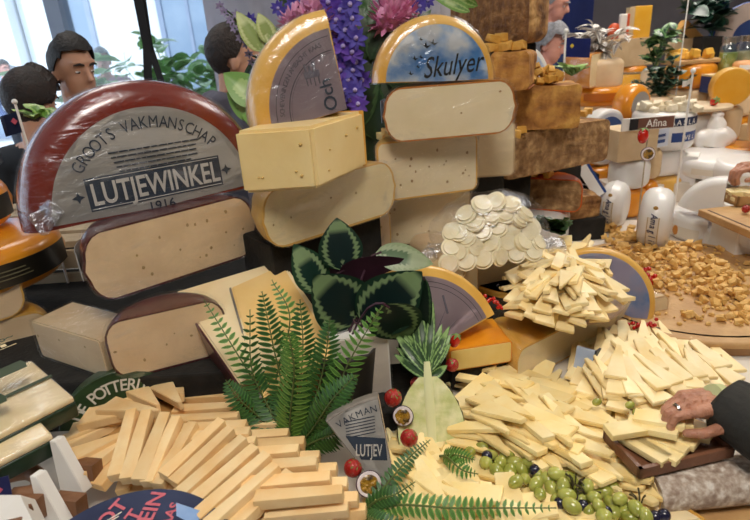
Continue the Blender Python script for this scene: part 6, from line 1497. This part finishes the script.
for i,(a,b,c,d,w_) in enumerate(LV): fleaf(a,b,c,d,1.56+rr.uniform(-.06,.08),w_,DKL,rr.uniform(-35,35))
bm=bmesh.new(); sph(bm,(0,0,0),1,(.16,.10,.20),4)
for v in bm.verts: v.co+=v.co.normalized()*noise.noise(v.co*20)*.05
bmo('inner_foliage',bm,DKL,fl_,mw=Matrix.Translation(flp(368,80,1.66)))
for (a,b,c,d,w_) in ((262,52,236,10,.05),(272,44,258,12,.045),(282,50,262,24,.04)): fleaf(a,b,c,d,1.45,w_,LILL,10,.1)
LGL=leaf_mat('leaf_fresh_green','#5d8a3e','#74a04e','#a3bf78',(.3,.5),1,.4)
fleaf(262,104,222,70,1.35,.075,LGL,10); fleaf(262,118,224,92,1.35,.06,LGL,-10); fleaf(275,125,240,112,1.33,.06,LGL,20); fleaf(270,90,240,96,1.4,.05,DKL,0); fleaf(268,80,232,108,1.4,.04,DKL,30)
fleaf(470,12,432,-6,1.6,.03,LGL,20); fleaf(478,6,445,-8,1.6,.03,LGL,-20)
# ================================================================= OTHER PLANTS
VAR=leaf_mat('variegated_purple_leaf','#5a3a48','#d9d2c8','#e3ddd2',(.3,.5),3,.4)
p=ay(600,58,2.6); plant('variegated_plant','trailing plant with striped white and purple leaves at the top right of the aged stack','potted plant',Matrix.Translation(p),150,.085,.028,VAR,(5,70),.15,3,droop=.9,cross=4,seg=6)
riser('tall black box under the striped white and purple plant',p.x-.1,p.y-.08,p.x+.1,p.y+.1,p.z-.0)
POT=leaf_mat('pothos_leaf','#2f5238','#3f6a44','#7fa266',(.5,.7),1,.35); POTD=leaf_mat('dark_small_leaf','#1d3326','#274331','#5a7a62',(.7,.85),1,.35)
q=ay(660,96,2.75); p=q-Vector((0,0,.02)); 
dk=plant('bushy_plant','dark small-leaved bushy plant below the bright trailing one at the back right','potted plant',Matrix.Translation(Vector((q.x,q.y,p.z+.02))),190,.045,.035,POTD,(10,80),.17,6,droop=.6)
riser('black box under the dark bushy plant at the back right',q.x-.09,q.y-.06,q.x+.09,q.y+.08,p.z+.02)
q2=ay(655,64,2.95); plant('trailing_plant','bright green pointed-leaf plant rising above the dark bushy one at the back right','potted plant',Matrix.Translation(q2+Vector((0,0,-.02))),60,.09,.045,POT,(5,55),.19,9,droop=.5,cross=4)
q2b=riser('tall black box under the bright green pointed-leaf plant',q2.x-.06,q2.y-.03,q2.x+.06,q2.y+.06,q2.z-.02)
q3=ay(712,36,3.2); plant('leafy_plant','dark green broad-leaved plant at the top right in front of the blue wheel','potted plant',Matrix.Translation(q3),60,.13,.08,leaf_mat('broad_dark_leaf','#16322a','#1e4235','#37604a',(.8,.9),1,.35),(5,65),.2,12,droop=.5,cross=4)
riser('tall black box under the dark broad-leaved plant',q3.x-.08,q3.y-.06,q3.x+.03,q3.y+.04,q3.z,m=mat('black_box','#15130f'))
garnish('parsley sprig behind the heaped amber chunks of the aged stack',545,78,1.72,None,7,.06,5,m=LET).location.z-=.02
garnish('salad leaves at the left end of the film-wrapped orange half wheel',572,76,2.15,None,8,.09,6,m=LET)
garnish('dark palm sprig behind the bag of white cheeses',553,232,1.42,None,9,.09,7,m=DKL)
# ================================================================= HAND AND SLEEVE
def hand(label,px,py,z,yaw,sc_=1.0,mir=1,sleeve=True,arm_len=.5,M=None,ring=True):
    "right hand reaching along local -X, palm down, thumb on local -Y; origin at middle knuckle"
    o=thing('person',label,'person',M if M is not None else Matrix.Translation(az(px,py,z))@rotm(yaw)@Matrix.Rotation(math.radians(12),4,'Y')@Matrix.Scale(sc_,4))
    W=Vector((.092,.004,.012)); caps=[]; AD=Vector((.52,-.84,-.12)).normalized() if sleeve else Vector((1,0,.08)).normalized()
    kn=[Vector((.006,-.030,-.001)),Vector((0,-.009,.003)),Vector((.004,.012,.001)),Vector((.013,.031,-.005))]
    Ls=[(.040,.024,.019),(.044,.028,.020),(.041,.026,.019),(.032,.019,.017)]
    bends=[(22,58,40),(34,62,42),(40,62,40),(44,58,40)]
    for i,k in enumerate(kn):
        wr=W+Vector((0,(i-1.5)*.0125,0)); caps.append((wr,k,.0150,.0115 if i<3 else .0105))
        a=0; p=k; d0=Vector((-1,(.10,.02,-.05,-.13)[i],0)).normalized(); r=.0094 if i<3 else .0082
        for L_,b in zip(Ls[i],bends[i]):
            a+=b; d=Vector((d0.x*math.cos(math.radians(a)),d0.y*math.cos(math.radians(a)),-math.sin(math.radians(a)))); q=p+d*L_; caps.append((p,q,r,r*.92)); p=q; r*=.92
    tb_=W+Vector((-.010,-.018,-.010)); t1_=Vector((.045,-.050,-.018)); t2_=Vector((.012,-.054,-.030)); t3_=Vector((-.012,-.042,-.040))
    caps+=[(tb_,t1_,.0165,.0125),(t1_,t2_,.0118,.0102),(t2_,t3_,.0102,.0082),(W+Vector((0,-.012,-.004)),W+Vector((.05,-.008,0)),.0225,.0235),(W+Vector((0,.012,-.002)),W+Vector((.05,.010,0)),.0215,.0235),
           (W+Vector((.035,0,0)),W+AD*.06,.027,.030),(W+AD*.06,W+AD*(.05+arm_len*.5),.030,.040),(W+AD*(.05+arm_len*.5),W+AD*(.05+arm_len),.040,.046),((.03,-.02,-.006),(.075,.012,-.004),.014,.018),((.03,.018,-.008),(.075,-.005,-.006),.013,.018)]
    fuse('body',caps,[(Vector((.045,-.002,.0)),(.045,.040,.0145))],.0022,mat('skin_hand','#aa745a','#c48c70',26,.45,.6,110,.2,coat=.1),o,smooth_it=5)
    if ring:
        # ring on the ring finger first phalanx
        k=kn[1]; a=math.radians(34); d=Vector((-math.cos(a),.02*-1,-math.sin(a))); c=k+d*.024
        bm=bmesh.new(); q=d.to_track_quat('Z','Y').to_matrix().to_4x4()
        n=32; R0=.0107
        rg=[]
        for i in range(n):
            A=2*PI*i/n; rg.append([bm.verts.new((R_*math.cos(A),R_*math.sin(A),zz)) for R_,zz in ((R0,-.003),(R0+.0013,-.002),(R0+.0013,.002),(R0,.003))])
        for i in range(n):
            for j in range(4): bm.faces.new([rg[i][j],rg[(i+1)%n][j],rg[(i+1)%n][(j+1)%4],rg[i][(j+1)%4]])
        bmo('ring',bm,mat('ring_silver','#c9c9c9',rough=.2,metal=1),o,mw=Matrix.Translation(c)@q)
    if sleeve:
        W2=W+Vector((-.022,-.004,0)); pts=[W2,W2+AD*.006,W2+AD*.08,W+AD*.18,W+AD*.32,W+AD*(arm_len+.05)]
        bm=tube_bm(pts,[.046,.054,.068,.078,.086,.09],28)
        for v in bm.verts:
            n_=noise.noise(v.co*14)*.014+noise.noise(v.co*32)*.006; v.co+=Vector((0,v.co.y,v.co.z)).normalized()*n_; 
        bmesh.ops.subdivide_edges(bm,edges=bm.edges[:],cuts=2,use_grid_fill=True)
        for v in bm.verts: v.co+=Vector((0,v.co.y,v.co.z)).normalized()*noise.noise(v.co*40)*.005
        bmo('sleeve',bm,mat('sleeve_black','#181713','#24221d',12,.75,.4,40),o)
        bmo('cuff_lining',tube_bm([W+Vector((-.042,0,0)),W+Vector((-.026,0,-.004))],[.026,.031],24),mat('lining_yellow_green','#b9bd88','#c8cc9a',20,.8),o)
    return o
HND=hand('person in a black sleeve reaching in from the right, silver ring on the hand',686,402,1.0,4,.80)
hand('bare hand of another person coming in at the right edge above the board with slices',744,166,1.09,10,.95,sleeve=False,ring=False,arm_len=.6)
# ---------------------------------------------------------------- view
sc.view_settings.view_transform='Standard'; sc.view_settings.look='None'; sc.view_settings.gamma=1; sc.view_settings.exposure=-.08
